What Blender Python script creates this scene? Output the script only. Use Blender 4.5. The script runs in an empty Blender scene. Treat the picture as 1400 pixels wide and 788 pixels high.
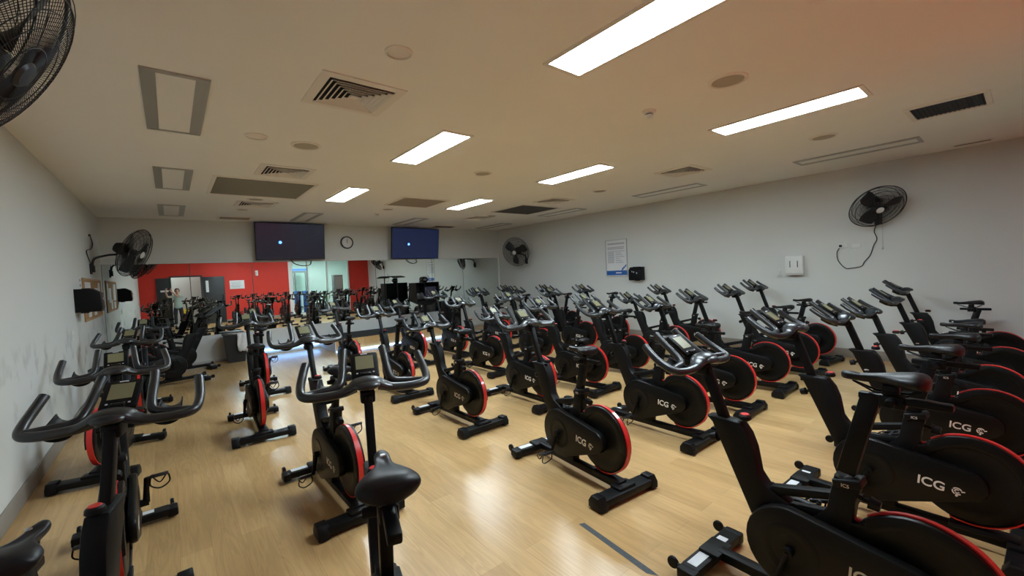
import bpy, bmesh, math, random
from mathutils import Vector, Matrix
from math import sin, cos, pi, radians as rad
random.seed(7)
scn = bpy.context.scene
COL = scn.collection
W, D, H, YR = 9.344, 10.935, 3.0, -0.73      # room: left wall x=0, mirror wall y=D, rear wall y=YR
CAM = Vector((0.976, 0.0, 1.6076))

# ------------------------------------------------------------ materials
def mat(name, color, rough=.5, metal=0., emit=None, estr=0., coat=0., spec=.5, trans=0., ior=1.45):
    m = bpy.data.materials.new(name); m.use_nodes = True
    b = m.node_tree.nodes['Principled BSDF']
    b.inputs['Base Color'].default_value = (*color, 1)
    b.inputs['Roughness'].default_value = rough
    b.inputs['Metallic'].default_value = metal
    b.inputs['Specular IOR Level'].default_value = spec
    b.inputs['Coat Weight'].default_value = coat
    b.inputs['Transmission Weight'].default_value = trans
    b.inputs['IOR'].default_value = ior
    if emit:
        b.inputs['Emission Color'].default_value = (*emit, 1)
        b.inputs['Emission Strength'].default_value = estr
    return m
def nodes(m): return m.node_tree.nodes, m.node_tree.links, m.node_tree.nodes['Principled BSDF']
def grain(m, scale, amp, bump=0., bscale=None, coord='Object'):
    """small scale variation of the base colour and a fine bump"""
    n, l, b = nodes(m)
    c = b.inputs['Base Color'].default_value[:]
    tc = n.new('ShaderNodeTexCoord')
    t = n.new('ShaderNodeTexNoise'); t.inputs['Scale'].default_value = scale; t.inputs['Detail'].default_value = 5
    l.new(tc.outputs[coord], t.inputs['Vector'])
    r = n.new('ShaderNodeMapRange'); r.inputs['To Min'].default_value = 1-amp; r.inputs['To Max'].default_value = 1+amp
    l.new(t.outputs['Fac'], r.inputs['Value'])
    mx = n.new('ShaderNodeVectorMath'); mx.operation = 'SCALE'; mx.inputs[0].default_value = c[:3]
    l.new(r.outputs['Result'], mx.inputs['Scale']); l.new(mx.outputs['Vector'], b.inputs['Base Color'])
    if bump:
        t2 = n.new('ShaderNodeTexNoise'); t2.inputs['Scale'].default_value = bscale or scale*10
        l.new(tc.outputs[coord], t2.inputs['Vector'])
        bp = n.new('ShaderNodeBump'); bp.inputs['Strength'].default_value = bump; bp.inputs['Distance'].default_value = .002
        l.new(t2.outputs['Fac'], bp.inputs['Height']); l.new(bp.outputs['Normal'], b.inputs['Normal'])
    return m

M = {}
M['ceiling'] = grain(mat('ceiling paint', (.91, .90, .865), .9), 1.3, .03, .15, 220)
M['wall'] = grain(mat('grey wall paint', (.67, .69, .672), .75), 1.1, .03, .2, 260)
M['red'] = grain(mat('red wall paint', (.62, .035, .02), .6), 1.5, .04)
M['skirt'] = mat('skirting', (.30, .27, .235), .6)
M['black'] = grain(mat('black moulded plastic', (.0045, .0045, .005), .46, spec=.24), 60, .15, .25, 900)
M['cover'] = grain(mat('black satin shroud', (.0045, .0043, .004), .38, spec=.28), 50, .1)
M['gloss'] = mat('black painted steel', (.0035, .0035, .004), .42, spec=.24)
M['grip'] = mat('black rubber grip', (.010, .014, .018), .33, spec=.85)
M['vinyl'] = mat('black saddle vinyl', (.008, .008, .010), .40, spec=.35)
M['redtrim'] = mat('red rim paint', (.62, .022, .02), .35, coat=.3)
M['steel'] = mat('bright steel', (.55, .55, .55), .3, 1.)
M['darkmetal'] = mat('dark metal', (.06, .06, .065), .4, .8)
M['logo'] = mat('off white print', (.72, .66, .58), .5)
M['lcd'] = mat('lcd glass', (.20, .195, .11), .35)
M['white'] = mat('white plastic', (.74, .75, .74), .4)
M['sticker'] = mat('white sticker', (.62, .64, .66), .5)
M['alu'] = mat('aluminium reflector', (.50, .50, .48), .45, .7)
M['trim'] = mat('fitting paint', (.80, .77, .70), .6)
M['trimlight'] = mat('unlit lamp diffuser', (.88, .87, .83), .6)
M['vent'] = mat('vent paint', (.84, .80, .74), .6)
M['ventdark'] = mat('duct inside', (.012, .011, .014), .8)
M['speaker'] = grain(mat('speaker mesh', (.46, .42, .35), .8), 300, .25)
M['mirror'] = mat('mirror silver', (.85, .92, .89), .0, 1.)
M['mirroredge'] = mat('mirror edge', (.10, .13, .12), .3)
M['bracket'] = mat('bracket black', (.01, .01, .011), .5)
M['fan'] = mat('fan black wire', (.018, .018, .02), .4, .3)
M['blade'] = mat('fan blade', (.03, .03, .033), .45)
M['door'] = mat('dark grey door', (.035, .036, .038), .5)
M['cork'] = grain(mat('cork', (.38, .22, .10), .9), 120, .3, .4, 300)
M['wood edge'] = mat('pine frame', (.42, .25, .11), .5)
M['paper'] = mat('paper', (.75, .76, .77), .8)
M['ink'] = mat('grey print', (.36, .37, .40), .8)
M['blueprint'] = mat('blue print', (.02, .12, .42), .5)
M['bin'] = grain(mat('black bin plastic', (.016, .017, .019), .5), 40, .1)
M['towel'] = grain(mat('white cloth', (.70, .70, .70), .9), 30, .08, .6, 150)
M['stagetop'] = grain(mat('black stage carpet', (.02, .021, .022), .95), 200, .3, .5, 500)
M['stageend'] = mat('stage end panel', (.52, .53, .53), .6)
M['led'] = mat('led strip', (.4, .6, 1), .5, emit=(.22, .48, 1.), estr=3.)
M['lamp'] = mat('lamp diffuser', (.9, .9, .9), .5, emit=(.84, 1., 1.09), estr=9.6)
M['tvframe'] = mat('tv bezel', (.006, .006, .007), .3)
M['tvscreen'] = mat('tv glass', (.008, .008, .014), .18, emit=(.010, .010, .016), estr=.25, coat=.0)
M['tvscreenblue'] = mat('tv glass blue tint', (.008, .010, .026), .22, emit=(.006, .010, .034), estr=.22, coat=.0)
M['tvglow'] = mat('screen light', (.1, .4, .9), .5, emit=(.01, .16, .8), estr=.5)
M['tvwhite'] = mat('screen light white', (.6, .8, .9), .5, emit=(.35, .75, 1.), estr=.3)
M['tape'] = grain(mat('worn dark tape', (.055, .062, .066), .6), 60, .4, .4, 120)
M['skin'] = mat('skin', (.55, .34, .25), .55)
M['hair'] = mat('dark hair', (.015, .012, .01), .5)
M['shirt'] = grain(mat('pale green shirt', (.33, .42, .38), .85), 30, .06)
M['trousers'] = grain(mat('dark trousers', (.02, .022, .03), .85), 30, .1)
M['yellow'] = mat('yellow plastic', (.75, .50, .03), .4)
M['leaf'] = mat('leaf green', (.07, .19, .06), .5)
M['pot'] = mat('grey pot', (.12, .12, .13), .6)
M['steelblue'] = mat('blue fabric', (.05, .16, .50), .7)
M['cwall'] = mat('corridor wall', (.62, .70, .68), .8)
M['cfloor'] = mat('corridor floor', (.36, .37, .36), .5)
M['clampdim'] = mat('dim corridor lamp', (.9, .9, .9), .5, emit=(.86, 1., .98), estr=2.4)
M['clampl'] = mat('corridor lamp', (.9, .9, .9), .5, emit=(.86, 1., .98), estr=10.)

def glassmat():
    m = bpy.data.materials.new('clear glass'); m.use_nodes = True
    n, l = m.node_tree.nodes, m.node_tree.links
    n.remove(n['Principled BSDF']); out = n['Material Output']
    tr = n.new('ShaderNodeBsdfTransparent'); tr.inputs['Color'].default_value = (.90, .96, .94, 1)
    gl = n.new('ShaderNodeBsdfGlossy'); gl.inputs['Roughness'].default_value = .02
    mx = n.new('ShaderNodeMixShader'); fr = n.new('ShaderNodeFresnel'); fr.inputs['IOR'].default_value = 1.45
    l.new(fr.outputs['Fac'], mx.inputs['Fac']); l.new(tr.outputs[0], mx.inputs[1]); l.new(gl.outputs[0], mx.inputs[2])
    l.new(mx.outputs[0], out.inputs['Surface']); return m
M['glass'] = glassmat()

def floormat():
    m = mat('timber look vinyl', (.5, .3, .15), .3)
    n, l, b = nodes(m)
    tc = n.new('ShaderNodeTexCoord')
    mp = n.new('ShaderNodeMapping'); mp.inputs['Rotation'].default_value = (0, 0, pi/2)
    l.new(tc.outputs['Object'], mp.inputs['Vector'])
    br = n.new('ShaderNodeTexBrick'); br.offset = .37; br.offset_frequency = 2
    br.inputs['Scale'].default_value = 1.; br.inputs['Brick Width'].default_value = 1.35; br.inputs['Row Height'].default_value = .155
    br.inputs['Mortar Size'].default_value = .0012; br.inputs['Mortar Smooth'].default_value = .2; br.inputs['Bias'].default_value = 0
    br.inputs['Color1'].default_value = (.555, .360, .162, 1); br.inputs['Color2'].default_value = (.46, .288, .124, 1)
    br.inputs['Mortar'].default_value = (.40, .24, .11, 1)
    l.new(mp.outputs[0], br.inputs['Vector'])
    # long grain + cathedral figure along the boards
    m2 = n.new('ShaderNodeMapping'); m2.inputs['Scale'].default_value = (9, .8, 1)
    l.new(tc.outputs['Object'], m2.inputs['Vector'])
    nz = n.new('ShaderNodeTexNoise'); nz.inputs['Scale'].default_value = 1.4; nz.inputs['Detail'].default_value = 6; nz.inputs['Distortion'].default_value = 1.3
    l.new(m2.outputs[0], nz.inputs['Vector'])
    wv = n.new('ShaderNodeMath'); wv.operation = 'MULTIPLY'; wv.inputs[1].default_value = 34.
    l.new(nz.outputs['Fac'], wv.inputs[0])
    sn = n.new('ShaderNodeMath'); sn.operation = 'SINE'; l.new(wv.outputs[0], sn.inputs[0])
    m3 = n.new('ShaderNodeMapping'); m3.inputs['Scale'].default_value = (150, 3.5, 1)
    l.new(tc.outputs['Object'], m3.inputs['Vector'])
    nf = n.new('ShaderNodeTexNoise'); nf.inputs['Scale'].default_value = 1.; nf.inputs['Detail'].default_value = 3
    l.new(m3.outputs[0], nf.inputs['Vector'])
    ad = n.new('ShaderNodeMath'); ad.operation = 'MULTIPLY_ADD'; ad.inputs[1].default_value = .055; ad.inputs[2].default_value = .88
    l.new(sn.outputs[0], ad.inputs[0])
    ad2 = n.new('ShaderNodeMath'); ad2.operation = 'MULTIPLY_ADD'; ad2.inputs[1].default_value = .22
    l.new(nf.outputs['Fac'], ad2.inputs[0]); l.new(ad.outputs[0], ad2.inputs[2])
    sc = n.new('ShaderNodeVectorMath'); sc.operation = 'SCALE'
    l.new(br.outputs['Color'], sc.inputs[0]); l.new(ad2.outputs[0], sc.inputs['Scale'])
    l.new(sc.outputs[0], b.inputs['Base Color'])
    b.inputs['Roughness'].default_value = .27
    bp = n.new('ShaderNodeBump'); bp.inputs['Strength'].default_value = .08; bp.inputs['Distance'].default_value = .001
    l.new(nf.outputs['Fac'], bp.inputs['Height']); l.new(bp.outputs[0], b.inputs['Normal'])
    return m
M['floor'] = floormat()
def leftwallmat():
    """grey paint with the scuffs the bikes leave at bar height"""
    m = mat('scuffed grey wall paint', (.67, .69, .672), .75)
    n, l, b = nodes(m)
    tc = n.new('ShaderNodeTexCoord'); sp = n.new('ShaderNodeSeparateXYZ'); l.new(tc.outputs['Object'], sp.inputs[0])
    nz = n.new('ShaderNodeTexNoise'); nz.inputs['Scale'].default_value = 3.2; nz.inputs['Detail'].default_value = 6
    l.new(tc.outputs['Object'], nz.inputs['Vector'])
    th = n.new('ShaderNodeMapRange'); th.inputs['From Min'].default_value = .52; th.inputs['From Max'].default_value = .72
    l.new(nz.outputs['Fac'], th.inputs['Value'])
    def band(axis, a0, a1, b0, b1):
        u = n.new('ShaderNodeMapRange'); u.inputs['From Min'].default_value = a0; u.inputs['From Max'].default_value = a1
        d = n.new('ShaderNodeMapRange'); d.inputs['From Min'].default_value = b1; d.inputs['From Max'].default_value = b0
        l.new(sp.outputs[axis], u.inputs['Value']); l.new(sp.outputs[axis], d.inputs['Value'])
        k = n.new('ShaderNodeMath'); k.operation = 'MULTIPLY'; l.new(u.outputs[0], k.inputs[0]); l.new(d.outputs[0], k.inputs[1]); return k
    bz = band('Z', .25, .6, 1.0, 1.25)
    k = n.new('ShaderNodeMath'); k.operation = 'MULTIPLY'; l.new(th.outputs[0], k.inputs[0]); l.new(bz.outputs[0], k.inputs[1])
    mx = n.new('ShaderNodeMix'); mx.data_type = 'RGBA'
    mx.inputs['A'].default_value = (.67, .69, .672, 1); mx.inputs['B'].default_value = (.36, .36, .345, 1)
    l.new(k.outputs[0], mx.inputs['Factor']); l.new(mx.outputs['Result'], b.inputs['Base Color'])
    return m
M['wallL'] = leftwallmat()

# ------------------------------------------------------------ mesh builder
class MB:
    def __init__(s, off=(0, 0, 0)): s.v = []; s.f = []; s.off = Vector(off)
    def add(s, vs, fs):
        b = len(s.v); s.v += [Vector(p) for p in vs]; s.f += [tuple(i+b for i in f) for f in fs]; return s
    def box(s, c, d, R=None, ch=0.):
        """box centre c, full size d, optional chamfer ch on every edge"""
        bm = bmesh.new(); bmesh.ops.create_cube(bm, size=1)
        for v in bm.verts: v.co = Vector((v.co.x*d[0], v.co.y*d[1], v.co.z*d[2]))
        if ch > 0: bmesh.ops.bevel(bm, geom=list(bm.edges), offset=min(ch, min(d)*.45), segments=2, profile=.5, affect='EDGES')
        return s._bm(bm, c, R)
    def _bm(s, bm, c=(0, 0, 0), R=None):
        bm.verts.index_update(); c = Vector(c)
        vs = [((R @ v.co) if R else v.co) + c for v in bm.verts]; fs = [tuple(v.index for v in f.verts) for f in bm.faces]
        bm.free(); return s.add(vs, fs)
    def prism(s, poly, y0, y1, ch=0.):
        """polygon in the x-z plane extruded along y"""
        bm = bmesh.new(); a = [bm.verts.new((p[0], y0, p[1])) for p in poly]; b = [bm.verts.new((p[0], y1, p[1])) for p in poly]
        n = len(poly); bm.faces.new(a); bm.faces.new(b[::-1])
        for i in range(n): bm.faces.new((a[i], a[(i+1) % n], b[(i+1) % n], b[i]))
        bmesh.ops.recalc_face_normals(bm, faces=list(bm.faces))
        if ch > 0:
            ed = [e for e in bm.edges if abs(e.verts[0].co.y-e.verts[1].co.y) < 1e-6]
            bmesh.ops.bevel(bm, geom=ed, offset=ch, segments=2, profile=.5, affect='EDGES')
        return s._bm(bm)
    def tube(s, pts, r, n=10, up=None, caps=True):
        """sweep; r is a number, a list, or a list of (rw, rh)"""
        pts = [Vector(p) for p in pts]; N = len(pts)
        rr = r if isinstance(r, (list, tuple)) else [r]*N
        t0 = (pts[1]-pts[0]).normalized()
        ref = Vector(up) if up else (Vector((0, 0, 1)) if abs(t0.z) < .9 else Vector((1, 0, 0)))
        rings = []; side = None
        for i in range(N):
            t = ((pts[min(i+1, N-1)]-pts[i]).normalized() + (pts[i]-pts[max(i-1, 0)]).normalized()).normalized()
            if side is None: side = t.cross(ref).normalized()
            else:
                side = (side - t*side.dot(t)).normalized()
            nn = side.cross(t)
            a, b = rr[i] if isinstance(rr[i], (list, tuple)) else (rr[i], rr[i])
            rings.append([pts[i] + side*(a*cos(2*pi*k/n)) + nn*(b*sin(2*pi*k/n)) for k in range(n)])
        vs = [p for R_ in rings for p in R_]; fs = []
        for i in range(N-1):
            for k in range(n): fs.append((i*n+k, i*n+(k+1) % n, (i+1)*n+(k+1) % n, (i+1)*n+k))
        if caps: fs.append(tuple(range(n))[::-1]); fs.append(tuple((N-1)*n+k for k in range(n)))
        return s.add(vs, fs)
    def lathe(s, prof, c=(0, 0, 0), axis='y', n=40, a0=0., a1=2*pi):
        """prof: (radius, along axis)"""
        full = abs(a1-a0-2*pi) < 1e-6; K = n if full else n+1
        vs = []; c = Vector(c)
        for (r, h) in prof:
            for k in range(K):
                a = a0+(a1-a0)*k/n
                if axis == 'y': p = (r*cos(a), h, r*sin(a))
                elif axis == 'z': p = (r*cos(a), r*sin(a), h)
                else: p = (h, r*cos(a), r*sin(a))
                vs.append(c+Vector(p))
        fs = []
        for i in range(len(prof)-1):
            for k in range(n):
                k2 = (k+1) % K
                fs.append((i*K+k, i*K+k2, (i+1)*K+k2, (i+1)*K+k))
        return s.add(vs, fs)
    def build(s, name, m, parent=None, smooth=35, loc=None, rot=None):
        me = bpy.data.meshes.new(name)
        me.from_pydata([tuple(v+s.off) for v in s.v], [], s.f); me.validate()
        bm = bmesh.new(); bm.from_mesh(me); bmesh.ops.remove_doubles(bm, verts=bm.verts, dist=1e-5)
        bmesh.ops.recalc_face_normals(bm, faces=list(bm.faces)); bm.to_mesh(me); bm.free()
        if smooth:
            me.polygons.foreach_set('use_smooth', [True]*len(me.polygons)); me.set_sharp_from_angle(angle=rad(smooth))
        me.materials.append(M[m]); me.update()
        o = bpy.data.objects.new(name, me); COL.objects.link(o)
        if parent: o.parent = parent
        if loc is not None: o.location = loc
        if rot is not None: o.rotation_euler = rot
        return o
def smooth_path(pts, n=5):
    """Catmull-Rom"""
    P = [Vector(p) for p in pts]; out = []
    for i in range(len(P)-1):
        p0, p1, p2, p3 = P[max(i-1, 0)], P[i], P[i+1], P[min(i+2, len(P)-1)]
        for k in range(n):
            t = k/n
            out.append(.5*((2*p1)+(p2-p0)*t+(2*p0-5*p1+4*p2-p3)*t*t+(3*p1-p0-3*p2+p3)*t**3))
    return out+[P[-1]]
def hull(circles, n=28):
    pts = [(x+r*cos(2*pi*k/n), z+r*sin(2*pi*k/n)) for x, z, r in circles for k in range(n)]
    pts = sorted(set(pts))
    def half(ps):
        h = []
        for p in ps:
            while len(h) > 1 and (h[-1][0]-h[-2][0])*(p[1]-h[-2][1])-(h[-1][1]-h[-2][1])*(p[0]-h[-2][0]) <= 0: h.pop()
            h.append(p)
        return h
    a, b = half(pts), half(pts[::-1]); return a[:-1]+b[:-1]
def text_mesh(body, size, extrude=.0008, bold=.0, name='lettering', align='LEFT'):
    cu = bpy.data.curves.new(name, 'FONT'); cu.body = body; cu.size = size; cu.extrude = extrude; cu.offset = bold
    cu.align_x = align
    ob = bpy.data.objects.new(name, cu); COL.objects.link(ob); bpy.context.view_layer.update()
    me = bpy.data.meshes.new_from_object(ob.evaluated_get(bpy.context.evaluated_depsgraph_get()))
    bpy.data.objects.remove(ob); bpy.data.curves.remove(cu); return me

def props(o, label=None, cat=None, group=None, kind=None):
    if label: o['label'] = label
    if cat: o['category'] = cat
    if group: o['group'] = group
    if kind: o['kind'] = kind
    return o
def empty(name, loc=(0, 0, 0), rz=0., label=None, cat=None, group=None):
    o = bpy.data.objects.new(name, None); COL.objects.link(o); o.location = loc; o.rotation_euler = (0, 0, rz)
    o.empty_display_size = .1
    return props(o, label, cat, group)
def kids(o): return [c for c in bpy.data.objects if c.parent == o]
def copy_tree(o, parent=None, memo=None):
    c = o.copy(); COL.objects.link(c)
    if parent: c.parent = parent
    for ch in CH.get(o.name, []): copy_tree(ch, c)
    return c
CH = {}
def index_children():
    CH.clear()
    for o in bpy.data.objects:
        if o.parent: CH.setdefault(o.parent.name, []).append(o)
def struct(o): o['kind'] = 'structure'; return o
def plate(name, lo, hi, m, ch=0.): 
    c = [(a+b)/2 for a, b in zip(lo, hi)]; d = [b-a for a, b in zip(lo, hi)]
    return MB().box(c, d, ch=ch).build(name, m, smooth=0 if ch == 0 else 35)

# ------------------------------------------------------------ room shell
struct(plate('floor', (-.12, YR-.12, -.1), (W+.12, D+.12, 0), 'floor'))
struct(plate('ceiling', (-.12, YR-.12, H), (W+.12, D+.12, H+.1), 'ceiling'))
struct(plate('wall_left', (-.12, YR, 0), (0, D, H), 'wallL'))
struct(plate('wall_right', (W, YR, 0), (W+.12, D, H), 'wall'))
struct(plate('wall_front', (-.12, D, 0), (W+.12, D+.12, H), 'wall'))
# rear wall: red, with a door opening and a glazed section
DX0, DX1, DZ = 1.03, 2.02, 2.05
GX0, GX1, GZ = 5.45, 8.32, 2.86
rw = MB()
def seg(x0, x1, z0, z1): rw.box(((x0+x1)/2, YR-.06, (z0+z1)/2), (x1-x0, .12, z1-z0))
seg(-.12, DX0, 0, H); seg(DX0, DX1, DZ, H); seg(DX1, GX0, 0, H); seg(GX0, GX1, GZ, H); seg(GX1, W+.12, 0, H)
struct(rw.build('wall_rear', 'red', smooth=0))
struct(plate('baseboard_left', (0, YR, 0), (.014, D, .14), 'skirt', .003))
struct(plate('baseboard_right', (W-.014, YR, 0), (W, D, .14), 'skirt', .003))
struct(plate('baseboard_front', (.014, D-.012, 0), (W-.014, D, .05), 'stageend', .003))
struct(plate('baseboard_rear', (DX1+.02, YR, 0), (GX0-.03, YR+.012, .10), 'skirt', .003))
# corridor and gym floor beyond the rear wall
struct(plate('floor_corridor', (-1, YR-4.2, -.1), (W+.6, YR-.12, -.001), 'cfloor'))
struct(plate('ceiling_corridor', (-1, YR-4.2, H), (W+.6, YR-.12, H+.1), 'cwall'))
struct(plate('wall_corridor', (-1, YR-4.3, 0), (W+.6, YR-4.2, H), 'cwall'))
struct(plate('wall_corridor_left', (-1.1, YR-4.2, 0), (-1, YR-.12, H), 'cwall'))
struct(plate('wall_corridor_right', (W+.6, YR-4.2, 0), (W+.7, YR-.12, H), 'cwall'))
struct(plate('wall_corridor_middle', (2.9, YR-4.2, 0), (3.0, YR-.12, H), 'cwall'))
# white backing board straight behind the doorway
struct(plate('wall_corridor_door', (-.4, YR-1.7, 0), (2.9, YR-1.6, H), 'cwall'))
# window wall: frame, mullions, panes
wf = MB()
for x in (GX0+.09, 6.32, 7.22, GX1-.04): wf.box((x, YR-.05, GZ/2), (.18 if x < 5.6 else .06, .1, GZ))
wf.box(((GX0+GX1)/2, YR-.05, GZ-.03), (GX1-GX0, .1, .06)); wf.box(((GX0+GX1)/2, YR-.05, .04), (GX1-GX0, .1, .08))
wn = struct(wf.build('window_1', 'white', smooth=0))
for a, b in ((5.63, 6.29), (6.35, 7.19), (7.25, 8.25)):
    MB().box(((a+b)/2, YR-.05, GZ/2), (b-a, .008, GZ-.1)).build('pane', 'glass', wn, smooth=0)
# double door: two dark leaves, one each side of the opening
fr = MB()
for x in (DX0-.03, DX1+.03): fr.box((x, YR+.005, DZ/2), (.06, .15, DZ))
fr.box(((DX0+DX1)/2, YR+.005, DZ+.03), (DX1-DX0+.12, .15, .06))
struct(fr.build('trim_door', 'door'))
d1 = struct(MB().box((.77, YR+.03, 1.02), (.47, .045, 2.03), ch=.004).build('door_1', 'door'))
MB().box((.80, YR+.056, 1.50), (.26, .006, .07)).build('door_sign', 'paper', d1, smooth=0)
MB().tube([(.62, YR+.055, 1.65), (.62, YR+.10, 1.63), (.62, YR+.10, .95), (.62, YR+.055, .93)], .012, 8).build('door_handle', 'darkmetal', d1)
d2 = struct(MB().box((2.47, YR+.035, 1.02), (.80, .045, 2.03), ch=.004).build('door_2', 'door'))
MB().box((2.24, YR+.060, 1.62), (.10, .008, .50)).build('vision_panel', 'paper', d2, smooth=0)
MB().tube([(2.79, YR+.06, 1.25), (2.79, YR+.10, 1.23), (2.79, YR+.10, .95), (2.79, YR+.06, .93)], .012, 8).build('door_handle', 'darkmetal', d2)
# corridor lamps
for i, (x, y) in enumerate(((.9, YR-.9), (5.6, YR-2.2), (7.4, YR-2.2))):
    e = empty('corridor_light', (x, y, H), 0, ['white square corridor ceiling light behind the doorway', 'white square ceiling light beyond the glass, nearer the doors', 'white square ceiling light beyond the glass, nearer the red pillar'][i], 'ceiling light', 'lights in the corridor')
    MB().box((0, 0, -.02), (.62, 1.22, .04), ch=.004).build('frame', 'white', e)
    MB().box((0, 0, -.042), (.56, 1.16, .006)).build('diffuser', 'clampl' if i else 'clampdim', e, smooth=0)

# ------------------------------------------------------------ mirrors
MZ0, MZ1 = .58, 2.105
seams = [.005, 1.31, 2.42, 3.54, 5.22, 6.89, 7.94, 9.29]
wheres = ['in the corner by the left wall', 'behind the black bin', 'under the left television', 'under the wall clock', 'under the right television', 'right of the right television', 'at the right-hand corner']
for i in range(7):
    a, b = seams[i], seams[i+1]
    e = empty('wall_mirror', ((a+b)/2, D-.002, MZ0), 0, 'frameless mirror panel '+wheres[i]+', above the grey dado', 'mirror', 'mirror panels along the front wall')
    MB().box((0, -.002, (MZ1-MZ0)/2), (b-a-.012, .0012, MZ1-MZ0-.006)).build('silvered_face', 'mirror', e, smooth=0)
    MB().box((0, .0005, (MZ1-MZ0)/2), (b-a-.0005, .0025, MZ1-MZ0)).build('edge', 'mirroredge', e, smooth=0)
struct(plate('trim_1', (0, D-.012, MZ1), (W, D, MZ1+.02), 'wall'))

# ------------------------------------------------------------ ceiling fittings
def troffer(x, y, lit, label, group, wx=.30, wy=1.20):
    e = empty('ceiling_light', (x, y, H), 0, label, 'ceiling light', group)
    f = MB(); ox, oy = wx/2+.025, wy/2+.035
    f.box((-ox+.0125, 0, -.006), (.025, 2*oy, .012)); f.box((ox-.0125, 0, -.006), (.025, 2*oy, .012))
    f.box((0, -oy+.0175, -.006), (wx, .035, .012)); f.box((0, oy-.0175, -.006), (wx, .035, .012))
    f.build('frame', 'alu' if not lit else 'trim', e, smooth=0)
    if lit:
        MB().box((0, 0, -.004), (wx, wy, .006)).build('diffuser', 'lamp', e, smooth=0)
    else:
        MB().box((0, 0, -.003), (wx-.11, wy, .006)).build('diffuser', 'trimlight', e, smooth=0)
        g = MB(); g.box((-wx/2+.0275, 0, -.0045), (.055, wy, .009)); g.box((wx/2-.0275, 0, -.0045), (.055, wy, .009))
        g.build('side_reflector', 'alu', e, smooth=0)
LG = 'lit ceiling light panel, '
for x, y, t in ((3.18, 1.43, 'nearest of the left lit row, cropped by the top edge'), (3.26, 4.16, 'middle of the left lit row, beside the large square vent'), (3.30, 7.05, 'far end of the left lit row, toward the televisions'),
                (5.60, 1.49, 'near end of the right lit row, beside the smoke detector'), (5.67, 4.23, 'middle of the right lit row, left of the stepped vent'), (5.68, 7.05, 'far end of the right lit row, between two square grilles')):
    troffer(x, y, True, LG+t, 'lit ceiling light panels')
for x, y, t in ((1.09, 4.14, 'nearest along the left wall, with grey side reflectors'), (1.09, 6.92, 'second along the left wall, beside the mirror-like grille'), (1.08, 9.7, 'farthest along the left wall, above the wall fan'),
                (3.33, 9.8, 'in front of the left television'), (5.72, 9.8, 'in front of the right television'),
                (8.17, 1.49, 'nearest along the right wall, above the wall fan'), (8.30, 4.28, 'second along the right wall, above the notice'), (8.40, 7.15, 'third along the right wall, by the dark square grille'), (8.45, 9.95, 'farthest along the right wall, over the far corner')):
    troffer(x, y, False, 'unlit long ceiling light panel, '+t, 'unlit ceiling light panels', .32, 1.24)
def diffuser(x, y, label, s=.6):
    e = empty('air_vent', (x, y, H), 0, label, 'ceiling vent', 'square stepped air diffusers')
    h = s/2
    f = MB()
    def ring(mb, r0, z0, r1, z1):
        vs = [(-r0, -r0, z0), (r0, -r0, z0), (r0, r0, z0), (-r0, r0, z0), (-r1, -r1, z1), (r1, -r1, z1), (r1, r1, z1), (-r1, r1, z1)]
        mb.add(vs, [(0, 1, 5, 4), (1, 2, 6, 5), (2, 3, 7, 6), (3, 0, 4, 7)])
    ring(f, h, 0, h, -.008); ring(f, h, -.008, h-.065, -.010); ring(f, h-.065, -.010, h-.066, -.0)
    f.build('frame', 'vent', e, smooth=0)
    g = MB(); g.box((0, 0, -.001), (2*h-.13, 2*h-.13, .002)); g.build('duct', 'ventdark', e, smooth=0)
    c = MB(); r = h-.085
    while r > .03:
        ring(c, r-.012, -.002, r+.008, -.021); ring(c, r+.008, -.021, r+.004, -.022); ring(c, r+.004, -.022, r-.016, -.003)
        r -= .036
    c.box((0, 0, -.015), (.05, .05, .006)); c.build('louvre', 'vent', e, smooth=0)
for x, y, t in ((2.14, 3.23, 'nearest and largest in view, dusty round its edges'), (2.18, 5.89, 'second on the left, just before the mirror-like grille'), (2.22, 8.48, 'third on the left, just past the mirror-like grille'),
                (7.02, 3.28, 'right side, nearest, left of the unlit panel'), (7.03, 6.02, 'right side, in front of the dark square grille'), (7.02, 8.64, 'right side, beyond the dark square grille')):
    diffuser(x, y, 'square stepped cream ceiling air diffuser, '+t)
def grille(x, y, wx, wy, core, label, slat=.03, slatm=None):
    e = empty('return_grille', (x, y, H), 0, label, 'ceiling grille', 'flat return air grilles')
    f = MB()
    for sx in (-1, 1): f.box((sx*(wx/2-.02), 0, -.006), (.04, wy, .012))
    for sy in (-1, 1): f.box((0, sy*(wy/2-.02), -.006), (wx-.08, .04, .012))
    f.build('frame', 'vent', e, smooth=0)
    MB().box((0, 0, -.001), (wx-.08, wy-.08, .002)).build('backing', core, e, smooth=0)
    s = MB(); n = int((wy-.1)/slat)
    for i in range(n): s.box((0, -wy/2+.055+i*(wy-.11)/(n-1), -.006), (wx-.08, .003, .010), Matrix.Rotation(.6, 3, 'X'))
    s.build('slat', slatm or core, e, smooth=0)
M['grille1'] = mat('grille silver', (.20, .20, .19), .35, .5)
M['grille2'] = mat('grille taupe', (.36, .32, .28), .7)
M['grille3'] = mat('grille dark', (.085, .085, .088), .6)
M['grille4'] = mat('grille black', (.02, .02, .025), .7)
grille(2.10, 7.07, 1.24, 1.28, 'grille1', 'silver rectangular ceiling grille, mirror-like, between two square diffusers')
grille(4.65, 7.25, .90, .92, 'grille2', 'taupe square ceiling grille between the two lit light rows')
grille(7.27, 7.15, 1.12, 1.12, 'grille3', 'dark grey square ceiling grille near the right wall')
grille(6.85, .50, .56, .56, 'grille4', 'black square ceiling grille at the top right, nearest the right wall')
grille(2.10, 10.36, .60, .40, 'grille2', 'narrow dark ceiling grille beside the left television')
grille(7.10, 10.50, .70, .40, 'grille3', 'narrow dark ceiling grille beside the right television')
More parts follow.
